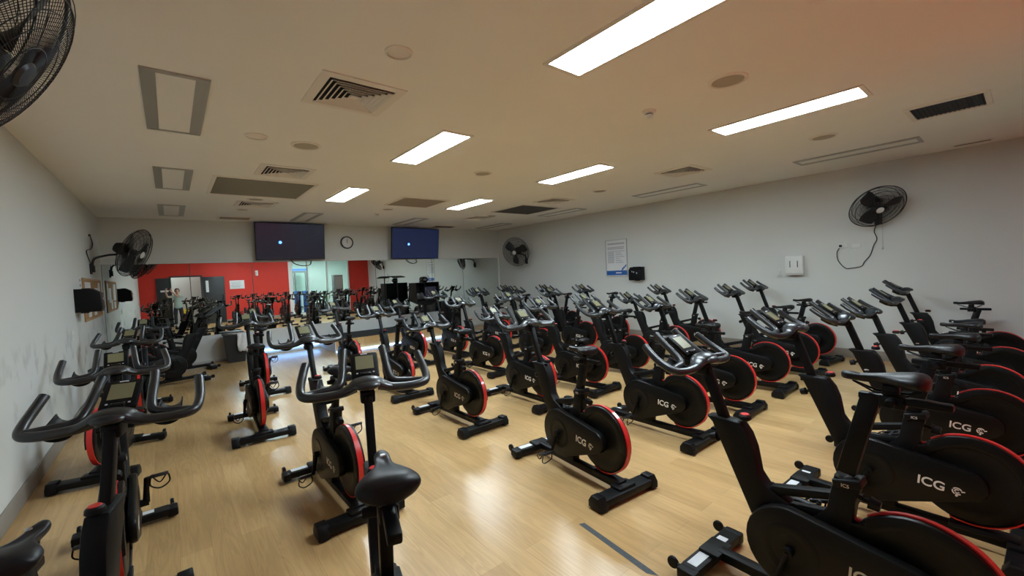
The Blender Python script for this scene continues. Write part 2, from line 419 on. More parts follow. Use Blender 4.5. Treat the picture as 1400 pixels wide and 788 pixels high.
def speaker(x, y, r, label, m='speaker'):
    e = empty('ceiling_speaker', (x, y, H), 0, label, 'ceiling speaker', 'round flush ceiling fittings')
    MB().lathe([(r*.80, -.008), (r*.86, -.014), (r, -.008), (r, 0)], axis='z').build('rim', 'vent', e)
    MB().lathe([(0.0001, -.006), (r*.5, -.006), (r*.82, -.005)], axis='z').build('mesh_cover', m, e)
for x, y, r, t, m in ((2.16, 2.46, .085, 'small pale round one nearest the large square diffuser', 'vent'), (2.14, 4.66, .14, 'taupe round one left of the middle lit panel', 'speaker'), (1.69, 4.58, .095, 'pale domed one beside the nearest unlit panel', 'vent'),
                   (4.38, 1.46, .14, 'large round one between the two nearest lit panels', 'speaker'), (6.90, 1.50, .135, 'round one right of the nearest right-row lit panel', 'speaker'), (4.43, 4.78, .125, 'round one between the middle lit panels', 'speaker'),
                   (7.06, 4.88, .13, 'round one right of the middle right-row lit panel', 'speaker'), (4.47, 8.16, .12, 'round one behind the taupe grille', 'speaker'), (7.09, 8.20, .12, 'round one just beyond the dark square grille', 'speaker'), (2.15, 7.97, .13, 'round one between the silver grille and the third diffuser', 'speaker'), (2.1, 9.15, .10, 'small round one beyond the third left diffuser', 'speaker')):
    speaker(x, y, r, 'flush ceiling speaker, '+t, m)
def detector(x, y, label):
    e = empty('smoke_detector', (x, y, H), 0, label, 'smoke detector', 'smoke detectors')
    MB().lathe([(.0001, -.02), (.055, -.02), (.06, 0)], axis='z', n=24).build('base', 'vent', e)
    MB().lathe([(.0001, -.058), (.025, -.056), (.036, -.042), (.036, -.036), (.03, -.036), (.03, -.028), (.045, -.02)], axis='z', n=24).build('sensor_head', 'white', e)
    MB().lathe([(.031, -.037), (.031, -.027)], axis='z', n=24).build('sensing_slot', 'ventdark', e)
detector(4.41, 2.16, 'white ceiling smoke detector left of the large round speaker')
detector(4.50, 8.79, 'small white smoke detector far off before the wall clock')
e = empty('slot_vent', (9.07, .47, H), 0, 'short dark slot vent at the edge of the ceiling over the right wall', 'ceiling vent')
MB().box((0, 0, -.004), (.07, .36, .008)).build('frame', 'vent', e, smooth=0)
MB().box((0, 0, -.0095), (.025, .32, .004)).build('slot', 'ventdark', e, smooth=0)

# ------------------------------------------------------------ wall fans
def fan(c, R, az, tilt, mount, label, nsp=110, wire=.0016, arm_flip=1):
    """c: centre of the cage, az/tilt: where it blows, mount: wall point"""
    e = empty('wall_fan', mount, 0, label, 'fan', 'black wall-mounted fans')
    c = Vector(c)-Vector(mount)
    n = Vector((cos(az)*cos(tilt), sin(az)*cos(tilt), -sin(tilt)))
    q = n.to_track_quat('X', 'Z').to_matrix()       # local x = blowing direction
    T = lambda p: q @ Vector(p) + c
    g = MB(); depth = R*.26
    def dome(rr, s): return s*depth*math.sqrt(max(0, 1-(rr/R)**2))*.9 + s*.012
    hub = R*.14
    for s in (-1, 1):
        for k in range(nsp):
            a = 2*pi*(k+(.5 if s < 0 else 0))/nsp
            pts = []
            for j in range(6):
                rr = hub+(R-hub)*j/5; a2 = a+.10*s*(1-j/5)
                pts.append(T((dome(rr, s), rr*cos(a2), rr*sin(a2))))
            g.tube(pts, wire, 4, caps=False)
        for rr in (.30, .5, .68, .84, .94):
            r_ = R*rr; pts = [T((dome(r_, s), r_*cos(2*pi*k/40), r_*sin(2*pi*k/40))) for k in range(41)]
            g.tube(pts, wire*(2.6 if rr == .84 else 1.4), 5, caps=False)
    pts = [T((0, R*cos(2*pi*k/56), R*sin(2*pi*k/56))) for k in range(57)]
    g.tube(pts, .006, 6, caps=False); g.build('wire_guard', 'fan', e)
    b = MB(); b.lathe([(.0001, depth+.016), (hub*.8, depth+.014), (hub, depth+.004), (hub, depth-.004)], axis='x', n=24)
    b.v = [T(v) for v in b.v]; b.build('badge', 'white' if not label.startswith('large') else 'darkmetal', e)
    bl = []
    for k in range(3):
        m_ = MB(); a0 = 2*pi*k/3+(1.35 if label.startswith('large') else .3); vs = []; N = 8
        for j in range(N+1):
            rr = R*(.12+.74*j/N); w0 = -.34-.16*sin(pi*j/N)+.10*j/N; w1 = .34+.30*sin(pi*j/N*.8)-.25*j/N
            for t in range(5):
                a = a0+w0+(w1-w0)*t/4
                vs.append(T((-.045+.085*t/4*(1-.35*j/N), rr*cos(a), rr*sin(a))))
        fs = [(j*5+t, j*5+t+1, (j+1)*5+t+1, (j+1)*5+t) for j in range(N) for t in range(4)]
        m_.add(vs, fs); o = m_.build('blade', 'blade', e)
        md = o.modifiers.new('thick', 'SOLIDIFY'); md.thickness = .003
    h = MB(); h.lathe([(.0001, .045), (R*.10, .04), (R*.13, .0), (R*.13, -.05)], axis='x', n=24); h.v = [T(v) for v in h.v]; h.build('hub', 'blade', e)
    mo = MB(); mo.lathe([(R*.12, -depth*.9), (R*.24, -depth*1.1), (R*.25, -depth*1.1-.08), (R*.18, -depth*1.1-.16), (.0001, -depth*1.1-.18)], axis='x', n=28)
    mo.v = [T(v) for v in mo.v]; mo.build('motor_housing', 'bracket', e)
    back = T((-depth*1.1-.10, 0, 0)); low = T((-depth*1.1-.10, 0, -R*.25))
    side = Vector((1 if mount[0] < W/2 else -1, 0, 0))
    ar = MB(); ar.tube(smooth_path([side*.03+Vector((0, 0, .03)), side*.06+Vector((0, 0, .16)), (low+side*.10)/2+Vector((0, 0, .10)) if low.length > .3 else low/2+Vector((0, 0, .16)), low, back], 5), .017, 10)
    ar.build('arm', 'bracket', e)
    wb = MB(); wb.box(side*.012+Vector((0, 0, .0)), (.024, .09, .17), ch=.006); wb.box(side*.035+Vector((0, 0, -.0)), (.05, .06, .11), ch=.008); wb.build('wall_bracket', 'bracket', e)
    return e
fan((.54, 2.25, 2.44), .36, rad(-3), rad(33), (.0, 2.25, 2.12), 'large black wire-caged wall fan cropped by the top left corner, nearest the camera', 110, .0013)
fan((.55, 9.61, 2.24), .42, rad(-21), rad(23), (.0, 9.53, 1.98), 'black wall fan on a curved arm above the cork noticeboard, far left')
fan((W-.36, 1.40, 2.31), .34, rad(218), rad(40), (W, 1.45, 2.16), 'black wall fan high on the right wall above the white double sockets')
fan((8.82, 9.42, 2.20), .42, rad(203), rad(14), (W, 9.55, 1.93), 'black round wall fan in the far right corner beside the mirror')

def cord(name, pts, label, r=.005, m='bracket', plug=None):
    o = MB().tube(smooth_path(pts, 6), r, 6).build(name, m)
    return props(o, label, 'cord', None)
cord('fan_cord', [(W-.02, 1.46, 2.1), (W-.012, 1.50, 1.98), (W-.012, 1.47, 1.86), (W-.012, 1.51, 1.76), (W-.012, 1.55, 1.62), (W-.012, 1.62, 1.52), (W-.012, 1.66, 1.45), (W-.012, 1.78, 1.425), (W-.012, 1.86, 1.43), (W-.012, 1.95, 1.55), (W-.012, 1.965, 1.68), (W-.03, 1.93, 1.75)],
     'thin dark power cord looping from the right wall fan to its socket', .006)
cord('fan_cord', [(.02, 9.53, 2.06), (.012, 9.35, 2.14), (.012, 9.2, 2.25), (.012, 9.75, 2.32), (.012, 9.95, 2.42), (.012, 9.8, 2.50), (.03, 9.55, 2.52)],
     'dark power cord curling from the far left wall fan up to its outlet', .007)
ch = MB().tube([(W-.05, 1.40, 2.10), (W-.03, 1.40, 1.72)], .003, 5); ch.lathe([(.0001, -.02), (.012, -.01), (.012, .01), (.0001, .02)], (W-.03, 1.40, 1.71), 'z', 10)
props(ch.build('pull_cord', 'steel'), 'thin pull cord with a small knob hanging below the right wall fan', 'cord')
def socket(y, z, x, sgn, label, plug, wy=.115, wz=.075, cat='socket'):
    e = empty('power_socket', (x, y, z), 0, label, cat, None)
    MB().box((sgn*.006, 0, 0), (.012, wy, wz), ch=.003).build('face_plate', 'white', e)
    if plug: MB().box((sgn*.025, plug, 0), (.03, .035, .035), ch=.006).build('plug', 'bracket', e)
    for dy in (-.025, .025): MB().box((sgn*.013, dy, wz*.28), (.004, .012, .016)).build('rocker', 'white', e)
socket(1.89, 1.785, W, -1, 'white double power socket with a black plug below the right wall fan', .025)
socket(1.72, 1.775, W, -1, 'white double power socket without a plug below the right wall fan', 0)
socket(9.53, 2.52, 0, 1, 'small white outlet high on the left wall feeding the far fan', -.01, .11, .08)
e = empty('light_switch', (0, 7.5, 1.08), 0, 'small white switch plate low on the left wall below the black dispenser', 'switch')
MB().box((.005, 0, 0), (.01, .075, .115), ch=.003).build('face_plate', 'white', e); MB().box((.012, 0, 0), (.008, .02, .03), ch=.002).build('rocker', 'white', e)

# ------------------------------------------------------------ dispensers, notices, clock
def blackdisp(loc, sgn, w, h, d, label):
    e = empty('mounted_dispenser', loc, 0, label, 'dispenser', 'black wall dispensers')
    poly = [(0, -h/2), (sgn*d*.95, -h*.5), (sgn*d, -h*.35), (sgn*d*.95, h*.30), (sgn*d*.60, h*.5), (0, h*.5)]
    MB().prism(poly, -w/2, w/2, .008).build('body', 'black', e)
    MB().box((sgn*d*.40, 0, h*.50), (d*.3, w*.55, h*.05), ch=.004).build('lid', 'gloss', e)
    k = MB()
    for y in (-w*.18, .02, w*.2): k.box((sgn*(d+.004), y, h*(.1+y)), (.012, .022, .03), ch=.003)
    k.build('chrome_clip', 'steel', e)
    MB().box((sgn*d*.3, 0, -h*.5-.006), (d*.3, w*.35, .02), ch=.004).build('nozzle', 'black', e)
blackdisp((0, 8.02, 1.50), 1, .34, .31, .26, 'black wall dispenser on the left wall in front of the cork noticeboard')
blackdisp((W, 5.68, 1.45), -1, .33, .30, .16, 'black wall dispenser on the right wall beside the blue and white notice')
e = empty('paper_towel_dispenser', (W, 2.545, 1.515), 0, 'white boxy paper towel dispenser on the right wall with two dark slots', 'dispenser')
MB().box((-.055, 0, 0), (.11, .26, .30), ch=.014).build('body', 'white', e)
sl = MB()
for y in (-.055, .055): sl.box((-.111, y, .01), (.004, .012, .11), ch=.001)
sl.build('viewing_slot', 'ventdark', e)
MB().box((-.062, 0, -.165), (.10, .25, .03), ch=.006).build('outlet_tray', 'stageend', e)
e = empty('wall_hook', (W, 2.79, 1.36), 0, 'small wire hook on the right wall left of the white dispenser', 'hook')
MB().tube(smooth_path([(-.005, 0, .08), (-.01, 0, .0), (-.03, .03, -.05), (-.03, -.03, -.06), (-.02, -.02, -.01)], 5), .003, 6).build('hook_wire', 'steel', e); MB().box((-.004, 0, .06), (.008, .03, .06), ch=.002).build('back_plate', 'white', e)
# notice with blue footer (right wall); illegible in the photo: lines of print only
e = empty('notice_poster', (W, 6.28, 1.835), 0, 'tall white framed notice with blue footer on the right wall', 'notice')
MB().box((-.004, 0, 0), (.008, .60, .86)).build('sheet', 'paper', e, smooth=0)
f = MB()
for sy in (-1, 1): f.box((-.008, sy*.305, 0), (.016, .014, .88))
for sz in (-1, 1): f.box((-.008, 0, sz*.436), (.016, .60, .014))
f.build('frame', 'alu', e, smooth=0)
t = MB(); 
def line(y0, y1, z, h): t.box((-.0095, (y0+y1)/2, z), (.0025, abs(y1-y0), h))
for k in range(16): line(.245-.031*k, .245-.031*k-.022, .345, .036)
for k in range(13): line(.25-.037*k, .25-.037*k-.029, .258, .020); line(.25-.037*k, .25-.037*k-.029, .222, .020)
line(.25, -.24, .165, .012)
for k in range(9): line(.25, .06, .135-.030*k, .014)
for k, w_ in enumerate((.16, .2, .25, .12, .18, .22)): line(.02, .02-w_, .12-.045*k, .012)
t.build('printed_lines', 'ink', e, smooth=0)
b = MB(); b.box((-.009, 0, -.355), (.003, .585, .11)); 
b.prism([(0, 0), (1, 0), (1, 1)], 0, 0.0001)
b.v = b.v[:-6]; b.f = [f_ for f_ in b.f if max(f_) < len(b.v)]
for k in range(4): b.box((-.009, -.16-.035*k, -.28+.03*k), (.003, .022, .09-.012*k), Matrix.Rotation(.35, 3, 'X'))
b.build('blue_footer', 'blueprint', e, smooth=0)
MB().box((-.011, -.06, -.355), (.002, .16, .028)).build('footer_lettering', 'paper', e, smooth=0)
# cork noticeboard with papers (left wall)
e = empty('noticeboard', (0, 9.55, 1.50), 0, 'cork noticeboard with pinned papers on the left wall below the far fan', 'noticeboard')
MB().box((.006, 0, 0), (.012, 1.90, .58)).build('cork_panel', 'cork', e, smooth=0)
f = MB()
for sy in (-1, 1): f.box((.010, sy*.965, 0), (.020, .03, .64), ch=.003)
for sz in (-1, 1): f.box((.010, 0, sz*.305), (.020, 1.93, .03), ch=.003)
f.build('frame', 'wood edge', e)
for y, z, a, b_ in ((-.55, .08, .55, .36), (.35, .02, .42, .30), (-.5, -.2, .3, .14), (.72, .1, .24, .33), (.1, -.17, .3, .2)):
    MB().box((.0145, y, z), (.003, a, b_)).build('pinned_paper', 'paper', e, smooth=0)
e = empty('mounted_notice', (0, 8.40, 1.70), 0, 'small white sheet on the left wall just before the cork noticeboard', 'notice')
MB().box((.003, 0, 0), (.004, .20, .28)).build('sheet', 'paper', e, smooth=0)
t = MB()
for k in range(3): t.box((.0058, 0, .08-.07*k), (.0015, .11, .035))
t.build('print', 'ink', e, smooth=0)
# rear wall sign and sensor, seen in the mirror
e = empty('wall_notice', (3.34, YR, 1.64), 0, 'white landscape notice on the red wall right of the dark doors, in the mirror', 'notice')
MB().box((0, .006, 0), (.56, .012, .38), ch=.003).build('sheet', 'paper', e)
t = MB()
for k in range(6): t.box((-.05+.02*(k % 2), .0135, .12-.048*k), (.38-.05*(k % 3), .002, .014))
t.build('print', 'ink', e, smooth=0)
e = empty('mounted_thermostat', (4.13, YR, 2.13), 0, 'small white control box high on the red wall, in the mirror', 'control')
MB().box((0, .02, 0), (.11, .04, .24), ch=.008).build('case', 'white', e); MB().box((-.03, .041, -.02), (.035, .004, .14)).build('dark_strip', 'ink', e, smooth=0)
# clock
e = empty('wall_clock', (4.52, D, 2.56), 0, 'round white wall clock with dark rim between the two televisions', 'clock')
MB().lathe([(.130, -.005), (.130, -.04), (.150, -.045), (.158, -.03), (.158, 0)], axis='y', n=48).build('rim', 'darkmetal', e)
MB().lathe([(.0001, -.018), (.132, -.018)], axis='y', n=48).build('dial', 'paper', e)
t = MB()
for k in range(12): t.box((.112*sin(k*pi/6), -.020, .112*cos(k*pi/6)), (.006, .002, .018), Matrix.Rotation(k*pi/6, 3, 'Y'))
t.build('hour_marks', 'ink', e, smooth=0)
MB().box((.0, -.024, .03), (.007, .003, .09)).build('hour_hand', 'bracket', e, smooth=0)
MB().box((.006, -.027, .04), (.005, .002, .12), Matrix.Rotation(.1, 3, 'Y')).build('minute_hand', 'bracket', e, smooth=0)

# ------------------------------------------------------------ televisions
def tv(x, zc, w, h, tilt, rz, scr, label):
    e = empty('television', (x, D, zc), 0, label, 'television', 'wall-mounted televisions')
    R = Matrix.Rotation(rz, 3, 'Z') @ Matrix.Rotation(tilt, 3, 'X'); o = Vector((0, -.20, 0))
    def bx(mb, c, d, ch=0): mb.box(R @ Vector(c)+o, d, R, ch)
    m = MB(); bx(m, (0, .02, 0), (w, .05, h), .006); m.build('cabinet', 'tvframe', e)
    m = MB(); bx(m, (0, -.0065, 0), (w-.03, .003, h-.03)); m.build('screen', scr, e, 0)
    m = MB(); m.lathe([(.0001, 0), (.036, 0)], axis='y', n=24); m.v = [R @ (v+Vector((-.16*w, -.0090, -.02)))+o for v in m.v]; g = m.build('screen_logo', 'tvglow', e, 0)
    m = MB(); m.lathe([(.010, 0), (.024, 0)], axis='y', n=24, a0=.6, a1=5.6); m.box((.02, -.0, .0), (.022, .001, .02)); m.v = [R @ (v+Vector((-.16*w, -.0100, -.02)))+o for v in m.v]; m.build('logo_mark', 'tvwhite', e, 0)
    m = MB(); m.box((0, -.015, 0), (.5, .03, .35)); m.tube([(0, -.02, .0), (0, -.17, .0)], .03, 10); m.build('wall_mount', 'bracket', e)
    return e
tv(3.21, 2.555, 1.45, .835, rad(8), rad(0), 'tvscreen', 'large dark wall-mounted television, the left of the pair above the mirror')
tv(6.34, 2.53, 1.50, .84, rad(8), rad(6), 'tvscreenblue', 'large navy wall-mounted television, the right of the pair above the mirror')
cord('looped_tv_cable', [(6.1, D-.05, 2.14), (6.15, D-.03, 2.05), (6.3, D-.03, 1.99), (6.42, D-.03, 2.03), (6.40, D-.04, 2.11), (6.5, D-.05, 2.13)], 'looped dark cable hanging under the right television', .008)
cord('looped_tv_cable', [(3.2, D-.05, 2.16), (3.28, D-.03, 2.06), (3.45, D-.03, 2.0), (3.62, D-.03, 2.02), (3.65, D-.05, 2.12)], 'loose dark cable hanging under the left television', .008)

# ------------------------------------------------------------ stage, LED strip, bin, AV gear
SX0, SX1, SY = 3.78, 6.9, D-1.15
e = empty('stage', ((SX0+SX1)/2, (SY+D)/2, 0), 0, 'low timber-faced instructor stage with black top under the mirrors', 'stage')
cx, cy = (SX0+SX1)/2, (SY+D)/2
MB().box((0, 0, .14), (SX1-SX0, D-SY-.03, .27)).build('timber_front', 'floor', e, smooth=0)
MB().box((0, 0, .28), (SX1-SX0+.01, D-SY-.025, .012)).build('carpet_top', 'stagetop', e, smooth=0)
MB().box((SX0-cx-.01, 0, .14), (.02, D-SY-.02, .28)).build('white_end_panel', 'stageend', e, smooth=0)
o = MB().box((cx, SY-.006, .012), (SX1-SX0, .012, .016)).build('led_strip', 'led', smooth=0); props(o, 'glowing blue-white light strip along the foot of the stage', 'light strip')
o = MB().box((3.12, D-.02, .11), (1.2, .012, .02)).build('mounted_led_strip', 'led', smooth=0); props(o, 'short glowing blue-white light strip on the dado left of the stage', 'light strip')
e = empty('rubbish_bin', (1.98, D-.32, 0), 0, 'black tapered rubbish bin standing under the mirror', 'bin')
def taper(mb, c0, z0, z1, a0, b0, a1, b1):
    vs = [(c0[0]+sx*a0, c0[1]+sy*b0, z0) for sx, sy in ((-1, -1), (1, -1), (1, 1), (-1, 1))]+[(c0[0]+sx*a1, c0[1]+sy*b1, z1) for sx, sy in ((-1, -1), (1, -1), (1, 1), (-1, 1))]
    mb.add(vs, [(0, 1, 2, 3), (0, 1, 5, 4), (1, 2, 6, 5), (2, 3, 7, 6), (3, 0, 4, 7)])
m = MB(); taper(m, (0, 0), 0, .56, .15, .13, .20, .18); m.build('body', 'bin', e)
m = MB(); m.box((0, 0, .575), (.44, .39, .03), ch=.01); m.build('rim', 'bin', e)
o = MB(); vs = []; 
for j in range(7):
    for i in range(6):
        z = .60-.06*j if j else .605
        vs.append((.02+.035*i+.006*sin(j*1.3), -.205-.012*sin(i*1.9+j*.7)-.004*j, z-.02*(i % 2)*(j == 6)))
o.add(vs, [(j*6+i, j*6+i+1, (j+1)*6+i+1, (j+1)*6+i) for j in range(6) for i in range(5)])
ow = o.build('hanging_towel', 'towel', None); ow.location = (1.98, D-.327, .004); md = ow.modifiers.new('t', 'SOLIDIFY'); md.thickness = .006
props(ow, 'white towel hanging over the edge of the black bin', 'towel')
# console on a post
CX_, CY_ = 6.12, D-.95
e = empty('instructor_console', (CX_, CY_, .286), 0, 'black open-fronted instructor console box on a single post on the stage', 'console')
c = MB(); w, d, h, z0 = .66, .40, .46, .70
c.box((0, 0, z0), (w, d, .02), ch=.004); c.box((0, 0, z0+h), (w, d, .02), ch=.004)
for sx in (-1, 1): c.box((sx*(w/2-.01), 0, z0+h/2), (.02, d, h))
c.box((0, .1, z0+h/2), (w-.04, .015, h-.02)); c.box((-.08, -.05, z0+h/2), (.016, d-.12, h-.02)); c.build('cabinet', 'gloss', e)
c = MB(); c.prism([(-w/2, z0-.01), (w/2, z0-.01), (.10, z0-.12), (-.10, z0-.12)], -d/2+.03, d/2-.03, .005); c.build('tapered_underside', 'black', e)
MB().tube([(0, 0, .02), (0, 0, z0-.1)], .035, 14).build('post', 'gloss', e)
MB().lathe([(.0001, .02), (.20, .018), (.21, .0)], axis='z', n=32).build('base_plate', 'gloss', e)
MB().box((.13, -.06, z0+.23), (.34, .05, .24), ch=.006).build('inner_screen', 'tvscreen', e)
MB().box((-.20, -.08, z0+.12), (.2, .2, .16), ch=.006).build('amplifier', 'darkmetal', e)
# webcam-like ball and small desk stand on top
e = empty('round_speaker', (CX_+.03, CY_, .286+z0+h+.01), 0, 'small black domed speaker on top of the instructor console', 'speaker')
MB().lathe([(.0001, .15), (.05, .14), (.085, .09), (.085, .05), (.05, .012), (.06, 0), (.0001, 0)], axis='z', n=28).build('body', 'black', e)
MB().lathe([(.088, .05), (.088, .09)], axis='z', n=28).build('mesh_band', 'darkmetal', e)
e = empty('music_stand', (5.62, D-.42, .286), 0, 'black music stand with a flat tray left of the console', 'stand')
MB().tube([(0, 0, .04), (0, 0, 1.32)], .014, 10).build('pole', 'gloss', e)
MB().box((0, -.02, 1.35), (.34, .24, .02), Matrix.Rotation(.15, 3, 'X'), ch=.004).build('tray', 'gloss', e)
for k in range(3): MB().tube([(0, 0, .10), (.22*cos(2*pi*k/3), .22*sin(2*pi*k/3), .012)], .010, 8).build('leg', 'gloss', e)
e = empty('floor_speaker', (7.25, D-.34, 0), 0, 'black floor-standing loudspeaker right of the stage under the mirror', 'speaker')
MB().box((0, 0, .42), (.42, .42, .84), ch=.015).build('cabinet', 'black', e)
for z, r in ((.28, .15), (.62, .10)): MB().lathe([(.0001, -.215), (r*.4, -.222), (r*.9, -.214), (r, -.222), (r, -.20)], (0, 0, z), 'y', 28).build('driver', 'darkmetal', e)

# ------------------------------------------------------------ floor tape
o = MB().add([(2.889, 1.80, .0), (2.925, 1.785, .0), (2.862, 1.262, .0), (2.852, 1.215, .0), (2.822, 1.27, .0), (2.889, 1.80, .0008), (2.925, 1.785, .0008), (2.862, 1.262, .0008), (2.852, 1.215, .0008), (2.822, 1.27, .0008)], [(4, 3, 2, 1, 0), (5, 6, 7, 8, 9), (0, 1, 6, 5), (1, 2, 7, 6), (2, 3, 8, 7), (3, 4, 9, 8), (4, 0, 5, 9)]).build('floor_tape', 'tape', smooth=0)

props(o, 'worn dark strip of tape on the timber floor in front of the nearest right bike', 'tape')

# ------------------------------------------------------------ the bike
OFF = (-.5, 0, 0)
def B(): return MB(OFF)
def text_part(body, size, mtx, m, parent, name, bold=.0, extrude=.0008):
    me = text_mesh(body, size, extrude, bold, name)
    me.transform(mtx); me.transform(Matrix.Translation(OFF)); me.materials.clear(); me.materials.append(M[m])
    o = bpy.data.objects.new(name, me); COL.objects.link(o); o.parent = parent; return o
FU, FZ, FR_ = .185, .362, .236
CRU, CRZ = .60, .305
HUB0 = Vector((1.028-.5, 0, 1.12)); SLOPE = Vector((.36, 0, 1.)); SEAT0 = Vector((.405-.5+.01-(.98-.68)*.25, 0, .98)); SSL = Vector((-.25, 0, 1.))
def make_bike():
    root = empty('exercise_bike')
    # base
    m = B(); m.box((.50, 0, .075), (.92, .062, .050), ch=.008); m.box((.14, 0, .098), (.26, .085, .030), ch=.008); m.box((.60, 0, .115), (.22, .07, .06), ch=.01)
    m.build('base_beam', 'gloss', root)
    m = B(); m.box((0, 0, .052), (.115, .46, .052), ch=.012); m.box((.01, 0, .085), (.095, .16, .028), ch=.008)
    r = m.build('rear_stabilizer', 'black', root)
    for s in (-1, 1):
        k = B(); k.prism([(-.062, .012), (.062, .012), (.062, .055), (.035, .095), (-.035, .095), (-.062, .055)], s*.215, s*.285, .008); k.build('end_foot', 'black', r)
    m = B(); m.box((1.005, 0, .050), (.095, .44, .050), ch=.010); m.box((.985, 0, .082), (.11, .15, .028), ch=.008)
    f = m.build('front_stabilizer', 'black', root)
    for s in (-1, 1):
        k = B(); k.box((1.005, s*.235, .042), (.10, .06, .06), ch=.012); k.build('end_foot', 'black', f)
        k = B(); k.tube([(1.04, s*.235, .06), (1.075, s*.235, .062)], [(.010, .012), (.010, .012)], 8); k.lathe([(.0001, -.011), (.026, -.011), (.030, -.006), (.030, .006), (.026, .011), (.0001, .011)], (1.088, s*.235, .062), 'y', 20); k.build('transport_wheel', 'gloss', f)
    k = B(); k.box((1.005, .135, .0765), (.05, .13, .002)); k.build('label_sticker', 'sticker', f, 0)
    k = B(); k.box((1.005, -.10, .0765), (.05, .07, .002)); k.build('label_sticker', 'sticker', f, 0)
    # frame: mast, strut, seat tube
    m = B(); m.prism([(.60, .10), (.70, .115), (.775, .36), (.965, .785), (.995, .812), (.965, .818), (.825, .814), (.788, .765), (.764, .70), (.754, .64), (.745, .585), (.712, .538), (.62, .49), (.56, .40)], -.038, .038, .012)
    m.build('handlebar_mast', 'black', root)
    m = B(); m.prism([(.72, .515), (.69, .545), (.46, .605), (.45, .572), (.66, .510)], -.026, .026, .008); m.prism([(.66, .455), (.66, .478), (.46, .520), (.44, .495)], -.024, .024, .006)
    m.build('bottle_strut', 'black', root)
    m = B(); m.prism([(.445, .690), (.355, .668), (.372, .60), (.385, .50), (.40, .30), (.55, .28), (.53, .46), (.475, .53)], -.034, .034, .010); m.box((.40, 0, .668), (.10, .088, .035), Matrix.Rotation(.24, 3, 'Y'), .008)
    stb = m.build('seat_tube', 'black', root)
    for s in (1, -1):
        q = Matrix((Vector((-s, 0, 0)), Vector((0, 0, 1)), Vector((0, s, 0)))).transposed().to_4x4(); q.translation = Vector((.400+s*.018, s*.0447, .655))
        text_part('IC5', .020, q, 'logo', stb, 'model_lettering', .0003, .0004)
    # flywheel, red-edged guard
    m = B(); R = FR_
    m.lathe([(.0001, .040), (.045, .040), (.05, .030), (.13, .016), (.165, .026), (.215, .028), (R-.004, .021), (R, .015), (R, -.015), (R-.004, -.021), (.215, -.028), (.165, -.026), (.13, -.016), (.05, -.030), (.045, -.040), (.0001, -.040)], (FU, 0, FZ), 'y', 64)
    m.build('flywheel', 'cover', root)
    g = B(); path = [(.432, .635), (.428, .595), (.419, .560), (.402, .532), (.376, .519), (.345, .524), (.325, .540)]
    path += [(FU+(R+.010)*cos(a), FZ+(R+.010)*sin(a)) for a in [rad(d) for d in range(50, 291, 6)]]
    inner = []; N = len(path)
    for i, (x, z) in enumerate(path):
        a = path[min(i+1, N-1)]; b = path[max(i-1, 0)]; t = Vector((a[0]-b[0], a[1]-b[1])).normalized(); nx, nz = -t.y, t.x   # towards the wheel
        inner.append((x+nx*.0075, z+nz*.0075))
    vs = []; 
    for i, ((x, z), (xi, zi)) in enumerate(zip(path, inner)):
        hw = .0085+.0095*min(1, max(0, (i-14)/10)); vs += [(x, -hw, z), (x, hw, z), (xi, hw, zi), (xi, -hw, zi)]
    fs = []
    for i in range(N-1):
        a = 4*i; b = a+4
        for k in range(4): fs.append((a+k, a+(k+1) % 4, b+(k+1) % 4, b+k))
    fs += [(0, 1, 2, 3), (4*N-4, 4*N-3, 4*N-2, 4*N-1)]
    g.add(vs, fs); g.build('red_rim', 'redtrim', root)
    g = B(); band = [(.44, .49), (.415, .535), (.385, .510), (.345, .514)]+[(FU+(R+.003)*cos(rad(d)), FZ+(R+.003)*sin(rad(d))) for d in range(50, 200, 10)]+[(FU+(R-.055)*cos(rad(d)), FZ+(R-.055)*sin(rad(d))) for d in range(190, 40, -10)]+[(.40, .42)]
    g.prism(band, -.033, .033, .006); g.build('wheel_guard', 'cover', root)
    # chain covers with logo
    for s in (1, -1):
        y0, y1 = (.036, .088) if s > 0 else (-.075, -.036)
        m = B(); m.prism(hull([(CRU, CRZ, .188), (.195, .350, .083)]), y0, y1, .012)
        yy = s*(.0885 if s > 0 else .0755)
        m.lathe([(.118, 0), (.108, s*.004), (.085, s*.002), (.070, -s*.001), (.03, s*.001), (.0001, s*.003)], (CRU, yy, CRZ), 'y', 40)
        cov = m.build('drive_cover', 'cover', root)
        X = Vector((-s, 0, -.10*1)).normalized() if s > 0 else Vector((1, 0, .10)).normalized()
        Y = Vector((0, 0, 1)); Y = (Y-X*Y.dot(X)).normalized(); Z = X.cross(Y)
        def mt(o): 
            q = Matrix((X, Y, Z)).transposed().to_4x4(); q.translation = o; return q
        yo = s*(.0892 if s > 0 else .0762)
        o0 = Vector((.390, yo, .305)) if s > 0 else Vector((.225, yo, .290))
        lt = text_part('ICG', .068, mt(o0), 'logo', cov, 'logo_lettering', .0012)
        # round running-figure mark: broken rings around a curved body
        r = MB(); S = .021
        for a0, a1, r0, r1 in ((.5, 2.6, .72, 1.), (2.9, 4.3, .72, 1.), (4.6, 5.6, .70, .98), (.9, 3.4, .30, .55), (3.8, 5.9, .28, .52)):
            n = 12; V = []
            for i in range(n+1):
                a = a0+(a1-a0)*i/n; V += [(S*r0*cos(a), S*r0*sin(a), 0), (S*r1*cos(a), S*r1*sin(a), 0)]
            r.add(V, [(2*i, 2*i+1, 2*i+3, 2*i+2) for i in range(n)])
        r.add([(S*.8, 0, 0), (S*1.45, S*.25, 0), (S*1.35, S*.5, 0), (S*.7, S*.3, 0)], [(0, 1, 2, 3)]); r.add([(-S*.25, -S*1.4, 0), (S*.2, -S*1.4, 0), (S*.2, -S*.6, 0), (-S*.2, -S*.6, 0)], [(0, 1, 2, 3)])
